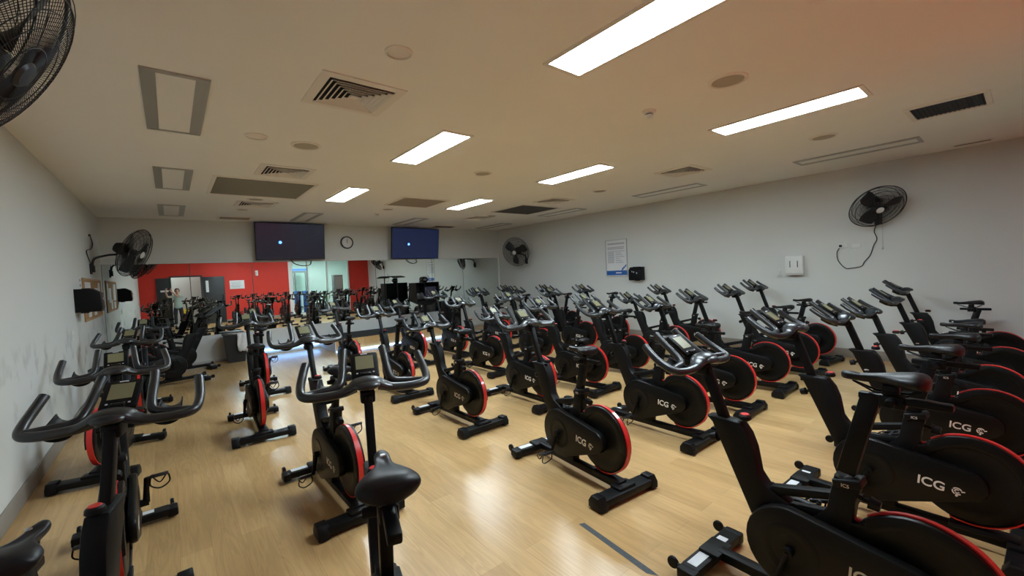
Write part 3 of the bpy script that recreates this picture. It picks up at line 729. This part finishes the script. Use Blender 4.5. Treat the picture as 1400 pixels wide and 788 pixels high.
        q = mt(o0+X*.160+Y*.024); r.v = [q @ v + Vector((0, s*.0004, 0)) for v in r.v]; r.off = Vector(OFF)
        r.build('logo_mark', 'logo', cov, 0)
    # cranks and pedals
    for s in (1, -1):
        dx, dz = (.055, -.165) if s > 0 else (-.055, .165)
        y = s*.108
        m = B(); m.tube([(CRU, s*.06, CRZ), (CRU, y+s*.012, CRZ)], .022, 16); m.tube([(CRU, y, CRZ), (CRU+dx*.5, y+s*.004, CRZ+dz*.5), (CRU+dx, y+s*.010, CRZ+dz)], [(.013, .019), (.010, .015), (.010, .014)], 10, up=(0, 1, 0))
        c = m.build('crank_arm', 'gloss', root)
        px, pz, py = CRU+dx, CRZ+dz, y+s*.07
        p = B(); p.tube([(px, y+s*.01, pz), (px, py+s*.03, pz)], .008, 8); 
        Rm = Matrix.Rotation(.35, 3, 'Y')
        for ex in (-.042, .042): p.box(Vector((px, py, pz))+Rm @ Vector((ex, 0, 0)), (.012, .085, .020), Rm, .003)
        for ey in (-.038, .038): p.box(Vector((px, py+ey, pz)), (.085, .010, .018), Rm, .003)
        p.build('pedal', 'darkmetal', c)
        k = B(); k.tube(smooth_path([(px+.045, py-.03, pz-.005), (px+.075, py-.032, pz-.03), (px+.085, py, pz-.075), (px+.075, py+.032, pz-.03), (px+.045, py+.03, pz-.005)], 4), (.004), 6)
        k.tube(smooth_path([(px-.02, py-.042, pz), (px-.01, py-.045, pz-.05), (px+.02, py, pz-.088), (px-.01, py+.045, pz-.05), (px-.02, py+.042, pz)], 4), .0045, 6); k.build('toe_cage', 'gloss', c)
    # knobs
    m = B(); m.lathe([(.0001, .028), (.020, .028), (.028, .020), (.030, .006), (.024, 0), (.0001, 0)], (.815, 0, .825), 'z', 28); kn = m.build('resistance_knob', 'black', root)
    m = B(); m.lathe([(.0001, .0305), (.018, .030), (.021, .027)], (.815, 0, .825), 'z', 28); m.build('red_cap', 'redtrim', kn)
    m = B(); m.tube([(.915, 0, .715), (.955, 0, .700)], .009, 10); m.tube([(.955, 0, .700), (.985, 0, .690)], [.024, .020], 16); m.build('height_knob', 'black', root)
    m = B(); m.tube([(.375, 0, .615), (.335, 0, .605)], .009, 10); m.tube([(.335, 0, .605), (.300, 0, .598)], [.026, .021], 16); m.build('height_knob', 'black', root)
    # ---- moving parts: handlebar group (local origin at HUB0) and saddle group (origin at SEAT0)
    H_ = MB(); d = SLOPE.normalized()
    H_.box(-d*.225, (.050, .036, .39), Matrix.Rotation(math.atan2(d.x, d.z), 3, 'Y'), .006)
    post = H_.build('handlebar_post', 'gloss', root, loc=HUB0)
    hb = MB()
    hb.tube(smooth_path([(-.066, 0, .016), (-.045, 0, .022), (0, 0, .030), (.045, 0, .022), (.08, 0, .006)], 5), [(.018, .005)]+[(.026+.030*sin(pi*min(1, i/13)), .008+.012*sin(pi*min(1, i/15))) for i in range(1, 21)], 16, up=(0, 0, 1))
    hb.tube(smooth_path([(-.004, -.125, -.006), (-.004, -.095, -.001), (0, -.066, .012), (.002, -.042, .026), (.002, 0, .031), (.002, .042, .026), (0, .066, .012), (-.004, .095, -.001), (-.004, .125, -.006)], 4), [(.026+.026*sin(pi*i/32)**1.5, .018+.008*sin(pi*i/32)**2) for i in range(33)], 16, up=(0, 0, 1))
    for s in (1, -1):
        main = smooth_path([(.0, s*.05, .010), (-.004, s*.075, .003), (-.008, s*.10, -.003), (-.010, s*.16, -.008), (-.006, s*.215, -.008), (.006, s*.252, -.004), (.030, s*.268, .006), (.075, s*.272, .028), (.120, s*.268, .055), (.165, s*.260, .088), (.190, s*.254, .108)], 4)
        n = len(main); hb.tube(main, [(.034-.014*min(1, i/17)**.7, .020-.0015*min(1, i/12)) if i < 18 else (.0185, .0185) for i in range(n-1)]+[(.010, .010)], 14, up=(0, 0, 1))
        inner_ = smooth_path([(.018, s*.255, .000), (.040, s*.225, -.002), (.050, s*.18, .000), (.054, s*.14, .004), (.068, s*.112, .016), (.105, s*.102, .044), (.160, s*.097, .086), (.215, s*.092, .130), (.235, s*.088, .148)], 4)
        hb.tube(inner_, [.0178]*(len(inner_)-1)+[.010], 14)
    hb.build('handlebar', 'grip', root, loc=HUB0)
    m = MB(); m.box((.015, 0, -.032), (.08, .062, .055), ch=.010); m.box((.07, 0, -.004), (.09, .06, .026), ch=.006); m.build('stem_clamp', 'black', root, loc=HUB0)
    for s in (1, -1):
        m = MB(); V = []; n = 14
        for j in range(5):
            for i in range(n+1):
                a = pi*i/n; V.append((.015+.028*j+.012*sin(a), s*.165+.052*cos(a)*(1-.06*j), -.010-.050*sin(a)*(1-.10*abs(j-2))+.012*j))
        m.add(V, [(j*(n+1)+i, j*(n+1)+i+1, (j+1)*(n+1)+i+1, (j+1)*(n+1)+i) for j in range(4) for i in range(n)])
        o = m.build('bottle_cradle', 'black', root, loc=HUB0); md = o.modifiers.new('t', 'SOLIDIFY'); md.thickness = .005
    Rc = Matrix.Rotation(-.66, 3, 'Y'); cc = Vector((.125, 0, .080))
    m = MB(); m.box(cc, (.150, .122, .022), Rc, .008); m.box((.080, 0, .030), (.05, .05, .06), ch=.006); con = m.build('console', 'gloss', root, loc=HUB0)
    def onc(x, y, z): return cc+Rc @ Vector((x, y, z))
    m = MB(); m.box(onc(.012, 0, .0115), (.082, .080, .002), Rc); m.build('lcd_screen', 'lcd', con, 0)
    m = MB()
    for k in range(5): m.box(onc(-.052, -.036+.018*k, .0118), (.006, .008, .002), Rc)
    m.box(onc(.065, 0, .0115), (.006, .03, .001), Rc); m.build('button_row', 'sticker', con, 0)
    # saddle
    m = MB(); d = SSL.normalized(); m.box(-d*.26, (.064, .040, .36), Matrix.Rotation(math.atan2(d.x, d.z), 3, 'Y'), .006); sp_ = m.build('seat_post', 'gloss', root, loc=SEAT0)
    m = MB(); Rs = Matrix.Rotation(math.atan2(d.x, d.z), 3, 'Y')
    for k in range(8): m.box(-d*(.15+.02*k)+Rs @ Vector((-.0295, 0, 0)), (.0012, .010, .004), Rs)
    m.build('red_height_scale', 'redtrim', sp_, 0)
    m = MB(); m.box((-.035, 0, -.084), (.27, .036, .028), ch=.006); m.box((-.005, 0, -.092), (.08, .052, .050), ch=.008); m.box((.0, 0, -.050), (.05, .040, .045), ch=.006)
    for s in (1, -1): m.tube([(-.09, s*.02, -.035), (-.05, s*.022, -.060), (.05, s*.018, -.060), (.12, 0, -.030)], .004, 6)
    m.build('saddle_slide', 'gloss', root, loc=SEAT0)
    m = MB(); m.tube([(-.005, .03, -.09), (-.005, .065, -.09)], [.018, .014], 14); m.build('slide_knob', 'black', root, loc=SEAT0)
    sd = MB(); secs = []
    for i in range(15):
        t = i/14; x = -.115+.275*t
        w = .023+.062/(1+math.exp((t-.40)*15)); w *= math.sqrt(max(.03, 1-max(0, (.10-t)/.105)**2)); w *= math.sqrt(max(.06, 1-max(0, (t-.90)/.105)**2))
        zt = .006+.010*cos(pi*t*1.05)-(.014*(1-t/.1) if t < .1 else 0); th = .056-.026*t
        sec = []
        for k in range(14):
            a = 2*pi*k/14; yy = w*cos(a); zz = (th*.35*sin(a) if sin(a) > 0 else th*.95*sin(a)*(.55+.45*abs(cos(a))**.5)) 
            drop = -.016*(yy/.09)**2; groove = -.016*math.exp(-(yy/.014)**2)*(t < .85)*(sin(a) > .3)
            sec.append((x, yy, zt+zz+drop+groove))
        secs.append(sec)
    V = [p for s_ in secs for p in s_]; F = []
    for i in range(14):
        for k in range(14): F.append((i*14+k, i*14+(k+1) % 14, (i+1)*14+(k+1) % 14, (i+1)*14+k))
    F += [tuple(range(14)), tuple(14*14+k for k in range(14))]
    sd.add(V, F); o = sd.build('saddle', 'vinyl', root, 70, loc=SEAT0); md = o.modifiers.new('s', 'SUBSURF'); md.levels = 1; md.render_levels = 1
    m = MB(); m.lathe([(.0001, .004), (.007, .0035), (.008, 0)], (.075, 0, .017), 'z', 16); m.build('saddle_badge', 'steel', o)
    return root
proto = make_bike(); index_children()
HBP = ('handlebar_post', 'handlebar', 'stem_clamp', 'bottle_cradle', 'console'); STP = ('seat_post', 'saddle_slide', 'slide_knob', 'saddle')
#  x, y of the rear stabiliser centre, heading, bar height, saddle height, saddle slide, label tail, group
G1_ = 'bikes in the row nearest the camera'; G2_ = 'bikes in the second row'; G3_ = 'bikes in the third row'; G4_ = 'bikes in the fourth row'; G5_ = 'bikes in the fifth row'; GL = 'bikes along the left wall'; GF = 'bikes farthest back by the stage'
bikes = [
 # nearest row, camera to right wall
 (3.12, .08, 88, 1.06, 1.13, -.04, 'nearest on the right, cut by the bottom edge, large saddle high', G1_),
 (4.29, .02, 88, 1.09, 1.07, -.0, 'just behind the nearest right one, its white logo shown largest', G1_),
 (5.52, 0., 91, 1.05, .98, 0, 'nearest right-hand row, third from the bottom edge, logo beyond the largest', G1_),
 (6.48, .03, 86, 1.0, .95, 0, 'nearest right-hand row, fourth from the bottom edge', G1_),
 (7.61, -.02, 92, 1.04, .86, .06, 'nearest right-hand row, second from the right wall, low saddle', G1_),
 (8.85, .05, 95, 1.08, .96, .08, 'nearest right-hand row, right against the wall, saddle at right edge', G1_),
 # second row
 (3.35, 1.79, 84, 1.11, 1.0, .03, 'whole bike in view on open centre floor, with white logo', G2_),
 (4.56, 1.83, 89, 1.11, .93, 0, 'whole bike behind the foreground right handlebar, right of the open-floor one', G2_),
 (5.62, 1.85, 90, 1.08, .92, .06, 'third from the left in the second row, low saddle', G2_),
 (6.64, 1.86, 91, 1.09, .97, 0, 'fourth from the left in the second row', G2_),
 (7.62, 1.83, 85, 1.10, .95, 0, 'fifth from the left in the second row', G2_),
 (8.69, 1.90, 83, 1.12, .96, .02, 'rightmost of the second row, by the right wall baseboard', G2_),
 # third row
 (3.38, 3.53, 91, .98, 1.01, -.02, 'leftmost of the third row, standing clear left of centre, logo visible', G3_),
 (4.35, 3.50, 89, .99, .95, 0, 'second of the third row, behind the open-floor handlebar', G3_),
 (5.23, 3.45, 92, 1.05, .66, -.05, 'third of the third row, with a very low saddle', G3_),
 (6.25, 3.50, 90, 1.04, .96, 0, 'fourth of the third row, its red rim just showing', G3_),
 (7.40, 3.52, 88, .98, .90, 0, 'fifth of the third row, toward the right wall', G3_),
 (8.45, 3.50, 90, 1.07, .99, 0, 'sixth of the third row, beneath the blue and white notice', G3_),
 # fourth row
 (3.38, 5.15, 90, 1.04, 1.04, -.05, 'leftmost of the fourth row, red rim near the stage light strip', G4_),
 (4.96, 5.23, 92, 1.06, .95, 0, 'second of the fourth row, its logo left of the open-floor bike', G4_),
 (6.00, 5.20, 89, 1.07, .97, 0, 'third of the fourth row', G4_),
 (7.15, 5.20, 91, 1.09, .95, 0, 'fourth from the left in the fourth row', G4_),
 (8.15, 5.20, 90, 1.10, 1.08, 0, 'rightmost of the fourth row, tall thin seat post against the wall', G4_),
 # fifth row
 (3.30, 6.90, 92, 1.07, .97, 0, 'leftmost of the fifth row, nearest the stage end', G5_),
 (4.45, 6.85, 91, 1.02, .95, 0, 'second of the fifth row, in front of the stage light strip', G5_),
 (5.35, 6.90, 90, 1.14, .96, 0, 'third of the fifth row, before the instructor console', G5_),
 (6.45, 6.90, 89, 1.12, .95, 0, 'fourth of the fifth row', G5_),
 (7.60, 6.90, 91, 1.10, .98, 0, 'fifth of the fifth row', G5_),
 (8.60, 6.90, 90, 1.08, 1.02, 0, 'last of the fifth row, below the far right wall fan', G5_),
 # left block
 (1.33, .88, 73, 1.10, 1.09, -.10, 'foreground left of centre, saddle seen from behind, cut by bottom edge', 'bikes left of the open floor'),
 (1.87, 2.80, 91, 1.08, .98, 0, 'left of centre, red rim right behind the foreground handlebar and saddle', 'bikes left of the open floor'),
 (1.64, 4.95, 88, 1.10, .95, 0, 'seen end-on left of centre, nearer of two in line', 'bikes left of the open floor'),
 (1.98, 6.86, 89, 1.06, .95, 0, 'seen end-on left of centre, farther of two, near the bin', 'bikes left of the open floor'),
 (.555, 1.29, 78, 1.07, .96, 0, 'far left foreground, largest handlebar, saddle in the bottom left corner', GL),
 (.70, 2.82, 92, 1.035, .95, 0, 'second along the left wall, handlebar behind the largest one', GL),
 (.40, 4.91, 79, 1.04, .92, 0, 'third along the left wall, rear foot beside the baseboard', GL),
 (.62, 6.70, 88, 1.04, .95, 0, 'fourth along the left wall, level with the black dispenser', GL),
 (.35, 8.90, 12, 1.08, .95, 0, 'turned to face right near the far left corner, nearer of two', GL),
 (.52, 10.05, 10, 1.10, .95, 0, 'turned to face right in the far left corner under the mirror', GL),
 # back
 (7.55, 8.35, 94, 1.08, .98, 0, 'back row right of the stage, nearer its speaker', GF),
 (8.55, 8.35, 96, 1.09, .98, 0, 'back row in the far right corner', GF),
]
for i, (x, y, hd, hh, sh, sx, lab, grp) in enumerate(bikes):
    o = proto if i == 0 else copy_tree(proto)
    a = rad(hd); o.location = (x+.5*cos(a), y+.5*sin(a), 0); o.rotation_euler = (0, 0, a)
    props(o, 'black exercise bike, '+lab, 'exercise bike', grp)
    dh = SLOPE*(hh-1.10); ds = SSL*(sh-.98)+Vector((sx, 0, 0))
    for c in (CH[proto.name] if i == 0 else [c for c in o.children]):
        n = c.name.split('.')[0]
        if n in HBP: c.location = HUB0+dh
        elif n == 'seat_post': c.location = SEAT0+SSL*(sh-.98)
        elif n in STP: c.location = SEAT0+ds
    for c in o.children:
        if c.name.split('.')[0] == 'seat_post' and abs(sx) > .03: c.location = SEAT0+SSL*(sh-.98)+Vector((sx*.0, 0, 0))

# photographer, seen in the mirror: stands behind the camera and holds the phone up
def skinned(name, chains, m, parent, root_i=0, sub=2, loc=(0, 0, 0)):
    """chains: list of lists of (x, y, z, r); equal points are shared"""
    vs = []; rr = []; ed = set(); key = {}
    for chn in chains:
        prev = None
        for (x, y, z, rad_) in chn:
            k = (round(x, 4), round(y, 4), round(z, 4))
            if k not in key: key[k] = len(vs); vs.append((x, y, z)); rr.append(rad_)
            i = key[k]
            if prev is not None and prev != i: ed.add((prev, i))
            prev = i
    me = bpy.data.meshes.new(name); me.from_pydata(vs, list(ed), []); o = bpy.data.objects.new(name, me); COL.objects.link(o)
    md = o.modifiers.new('skin', 'SKIN'); md.use_smooth_shade = True; md.branch_smoothing = .6
    for i, sv in enumerate(me.skin_vertices[0].data):
        a, b = rr[i] if isinstance(rr[i], tuple) else (rr[i], rr[i]); sv.radius = (a, b); sv.use_root = (i == root_i)
    sb = o.modifiers.new('sub', 'SUBSURF'); sb.levels = sb.render_levels = sub
    bpy.context.view_layer.update()
    nm = bpy.data.meshes.new_from_object(o.evaluated_get(bpy.context.evaluated_depsgraph_get()))
    o.modifiers.clear(); o.data = nm; nm.materials.clear(); nm.materials.append(M[m]); nm.polygons.foreach_set('use_smooth', [True]*len(nm.polygons))
    nm.name = name; o.parent = parent; return o
px_, py_ = 1.20, -.36
fwd = Vector((sin(rad(39.036)), cos(rad(39.036)), 0)); rgt = Vector((fwd.y, -fwd.x, 0))
ph = CAM-fwd*.045-rgt*.02+Vector((0, 0, -.012))          # phone centre, just behind the lens
pe = empty('person', (px_, py_, 0), 0, 'person in pale green top and dark trousers holding up a phone, in the mirror', 'person')
def L3(v): return (v[0]-px_, v[1]-py_, v[2])
hl = ph-rgt*.088-fwd*.012; hr = ph+rgt*.088-fwd*.012
shl, shr = Vector((px_-.155, py_+.0, 1.27)), Vector((px_+.155, py_+.0, 1.27))
def arm_pts(sh, hand, out):
    wr = hand-fwd*.055+Vector((0, 0, -.055)); el = (sh+wr)/2+Vector((out*.05, -.03, -.15)); return el, wr
ell, wrl = arm_pts(shl, hl, -1); elr, wrr = arm_pts(shr, hr, 1)
def c4(v, r): return (*L3(v), r)
chains = [[(0, 0, .86, (.135, .10)), (0, 0, 1.02, (.115, .085)), (0, .005, 1.18, (.14, .09)), (0, 0, 1.28, (.10, .07)), (0, .0, 1.34, .045), (0, .01, 1.385, .046), (0, .02, 1.44, (.066, .078)), (0, .02, 1.51, (.070, .086)), (0, .012, 1.555, (.052, .064))]]
for s_, sh, el, wr, hand in ((-1, shl, ell, wrl, hl), (1, shr, elr, wrr, hr)):
    palm = hand-fwd*.012+Vector((0, 0, -.015))
    chains.append([(0, 0, 1.28, (.10, .07)), c4(sh, .052), c4((sh+el)/2, .044), c4(el, .037), c4((el+wr)/2, .034), c4(wr, .024), c4(wr*.45+palm*.55, (.022, .030)), c4(palm, (.016, .030))])
    for k in range(4):                                     # fingers wrap the phone's end
        b0 = palm+Vector((0, 0, .028-.019*k)); ln = (.9, 1.0, .95, .78)[k]
        p1 = b0+rgt*s_*.012+fwd*.028*ln; p2 = p1-rgt*s_*.006+fwd*.020*ln; p3 = p2-rgt*s_*.024*ln+fwd*.004
        chains.append([c4(palm, (.016, .030)), c4(b0, .0095), c4(p1, .0090), c4(p2, .0085), c4(p3, .0075)])
    t1 = palm-rgt*s_*.020+Vector((0, 0, -.030)); t2 = t1-rgt*s_*.018+Vector((0, 0, .012))-fwd*.002; t3 = t2-rgt*s_*.012+Vector((0, 0, .020))
    chains.append([c4(palm, (.016, .030)), c4(t1, .011), c4(t2, .0095), c4(t3, .0085)])
for s_ in (-1, 1):
    chains.append([(0, 0, .86, (.135, .10)), (s_*.085, 0, .80, .082), (s_*.095, .01, .62, .070), (s_*.10, .012, .45, .050), (s_*.10, -.01, .28, .046), (s_*.10, -.02, .09, .032), (s_*.10, .0, .04, .034), (s_*.11, .09, .03, .036), (s_*.112, .15, .025, .024)])
skinned('body', chains, 'skin', pe)
sh_ch = [[(0, 0, .74, (.165, .125)), (0, 0, .84, (.155, .116)), (0, 0, 1.02, (.132, .10)), (0, .005, 1.18, (.156, .104)), (0, 0, 1.285, (.112, .080)), (0, 0, 1.315, (.062, .058))]]
for sh, el, wr in ((shl, ell, wrl), (shr, elr, wrr)):
    sh_ch.append([(0, 0, 1.285, (.112, .080)), c4(sh, .062), c4((sh+el)/2, .054), c4(el*.85+sh*.15, .052)])
skinned('shirt', sh_ch, 'shirt', pe)
tr = [[(0, 0, .96, (.128, .10)), (0, 0, .82, (.146, .108))]]
for s_ in (-1, 1): tr.append([(0, 0, .82, (.146, .108)), (s_*.085, 0, .78, .092), (s_*.095, .01, .62, .080), (s_*.10, .012, .45, .064), (s_*.10, -.01, .28, .060), (s_*.10, -.015, .10, .056)])
skinned('trousers', tr, 'trousers', pe)
for s_ in (-1, 1): skinned('shoe', [[(s_*.10, -.035, .048, .046), (s_*.105, .04, .046, .047), (s_*.112, .12, .040, .044), (s_*.114, .17, .034, .032)]], 'darkmetal', pe)
hm = MB(); hm.lathe([(.0001, .105), (.05, .096), (.082, .062), (.094, .02), (.093, -.02), (.082, -.055), (.060, -.075)], axis='z', n=28)
hm.v = [Vector((v.x*.92, v.y*1.08-.006, v.z+1.50)) for v in hm.v if True]
hm.f = [f_ for f_ in hm.f if not (sum(hm.v[i].y for i in f_)/4 > .045 and sum(hm.v[i].z for i in f_)/4 < 1.545)]
hr_ = hm.build('hair', 'hair', pe, 80); md = hr_.modifiers.new('t', 'SOLIDIFY'); md.thickness = .012
for s_ in (-1, 1):
    MB().lathe([(.0001, -.006), (.007, 0), (.0001, .006)], (s_*.028, .100, 1.487), 'y', 12).build('eye', 'hair', pe)
    MB().tube([(s_*.045, .102, 1.508), (s_*.028, .108, 1.513), (s_*.014, .107, 1.508)], .0032, 6).build('eyebrow', 'hair', pe)
    MB().tube([(s_*.074, .012, 1.505), (s_*.083, .004, 1.498), (s_*.082, .004, 1.478), (s_*.073, .014, 1.462)], .007, 8).build('ear', 'skin', pe)
MB().tube([(0, .098, 1.500), (0, .112, 1.478), (0, .122, 1.462), (0, .104, 1.456)], [.006, .009, .011, .006], 10).build('nose', 'skin', pe)
MB().tube([(-.022, .092, 1.432), (0, .102, 1.430), (.022, .092, 1.432)], [.003, .005, .003], 8).build('mouth', 'redtrim', pe)
Rp = Matrix((rgt, fwd, Vector((0, 0, 1)))).transposed()
po = MB().box((0, 0, 0), (.158, .008, .074), None, .003).build('phone', 'tvframe'); po.matrix_world = Matrix.Translation(ph) @ Rp.to_4x4()
props(po, 'dark phone held up sideways by the person, in the mirror', 'phone')
MB().box((0, -.0045, 0), (.148, .001, .066)).build('phone_screen', 'tvscreenblue', po, 0)
MB().lathe([(.0001, .0055), (.006, .0055), (.007, .004)], (-.06, 0, .022), 'y', 16).build('phone_camera', 'darkmetal', po)
# beyond the glass
def plant(x, y, label):
    e = empty('potted_plant', (x, y, 0), 0, label, 'plant', 'plants beyond the glass')
    MB().lathe([(.0001, 0), (.13, 0), (.17, .34), (.18, .36), (.165, .36), (.15, .33), (.0001, .32)], axis='z', n=28).build('pot', 'pot', e)
    lf = MB(); rn = random.Random(int(x*100))
    for k in range(26):
        a = k*2.4; le = .55+.35*rn.random(); dr = Vector((cos(a), sin(a), 0)); w_ = .022+.01*rn.random(); lean = .15+.35*rn.random()
        P_ = [Vector((0, 0, .33))+dr*(le*lean*t*t*1.1)+Vector((0, 0, le*(t-.35*lean*t*t))) for t in (0, .3, .6, .85, 1.)]
        sd_ = dr.cross(Vector((0, 0, 1))); V_ = []
        for p_, ww in zip(P_, (.3, 1, .9, .5, .05)): V_ += [p_-sd_*w_*ww, p_+Vector((0, 0, -.004)), p_+sd_*w_*ww]
        lf.add(V_, [(3*i+j, 3*i+j+1, 3*i+j+4, 3*i+j+3) for i in range(4) for j in (0, 1)])
    lf.build('foliage', 'leaf', e, 60)
plant(6.55, YR-.75, 'green spiky potted plant beyond the glass, left one, in the mirror')
plant(7.45, YR-1.05, 'green spiky potted plant beyond the glass, right one, in the mirror')
e = empty('caution_sign', (1.52, YR-.55, 0), .3, 'small yellow folding floor sign in the doorway, in the mirror', 'sign')
for s_ in (-1, 1): MB().box((0, s_*.09, .34), (.28, .012, .70), Matrix.Rotation(s_*.25, 3, 'X'), .004).build('leaf_panel', 'yellow', e)
MB().tube([(-.05, 0, .68), (.05, 0, .68)], .012, 8).build('hinge_handle', 'yellow', e)
e = empty('storage_locker', (8.0, YR-1.0, 0), 0, 'grey upright locker beyond the glass beside the red pillar, in the mirror', 'locker')
MB().box((0, 0, .95), (.45, .45, 1.9), ch=.008).build('body', 'pot', e); MB().box((0, .23, .95), (.41, .012, 1.82), ch=.003).build('door', 'stageend', e); MB().box((.15, .245, 1.0), (.02, .02, .14), ch=.004).build('handle', 'steel', e)
# glazed office partition with a blue head rail far behind
pt = MB()
for x in (5.9, 6.45, 7.0): pt.box((x, YR-3.4, 1.1), (.06, .06, 2.2))
pt.box((6.45, YR-3.4, 2.2), (1.16, .07, .10)); pt.box((6.45, YR-3.4, .9), (1.16, .05, .06))
po2 = struct(pt.build('window_2', 'pot', smooth=0)); MB().box((6.45, YR-3.4, 2.32), (1.2, .08, .10)).build('head_rail', 'steelblue', po2, 0)
MB().box((6.45, YR-3.4, 1.55), (1.04, .008, 1.24)).build('pane', 'glass', po2, 0)
for i, x in enumerate((6.2, 6.62)):
    e = empty('gym_mat_roll', (x, YR-1.9, 0), 0, 'upright blue roll beyond the glass, '+('nearer the red wall' if i == 0 else 'nearer the plants')+', in the mirror', 'mat', 'blue rolls beyond the glass')
    MB().lathe([(.0001, 1.15), (.14, 1.15), (.15, 1.13), (.15, .02), (.14, 0), (.0001, 0)], axis='z', n=28).build('rolled_mat', 'steelblue', e)
    MB().lathe([(.152, .30), (.154, .33), (.152, .36)], axis='z', n=28).build('strap', 'bracket', e)
# ------------------------------------------------------------ camera, world, render look
cd = bpy.data.cameras.new('camera'); co = bpy.data.objects.new('camera', cd); COL.objects.link(co); scn.camera = co
F_PX, YAW, PITCH, ROLL = 575.905, rad(39.03644), rad(-2.11211), rad(-2.67667)
cd.sensor_fit = 'HORIZONTAL'; cd.sensor_width = 36; cd.lens = F_PX/1400*36; cd.clip_start = .02; cd.clip_end = 100
f = Vector((sin(YAW)*cos(PITCH), cos(YAW)*cos(PITCH), sin(PITCH))); r = Vector((cos(YAW), -sin(YAW), 0)); u = r.cross(f)
r2 = r*cos(ROLL)+u*sin(ROLL); u2 = u*cos(ROLL)-r*sin(ROLL)
mtx = Matrix((r2, u2, -f)).transposed().to_4x4(); mtx.translation = CAM; co.matrix_world = mtx
w = bpy.data.worlds.new('world'); scn.world = w; w.use_nodes = True
w.node_tree.nodes['Background'].inputs['Color'].default_value = (.5, .5, .5, 1); w.node_tree.nodes['Background'].inputs['Strength'].default_value = .05
vs = scn.view_settings; scn.display_settings.display_device = 'sRGB'
vs.view_transform = 'Standard'; vs.look = 'None'; vs.gamma = 1; vs.use_curve_mapping = False; vs.exposure = 2.45
cy_ = scn.cycles; cy_.max_bounces = 16; cy_.diffuse_bounces = 12; cy_.glossy_bounces = 5; cy_.transparent_max_bounces = 12
cy_.use_denoising = True; cy_.sample_clamp_indirect = 12; cy_.caustics_reflective = False
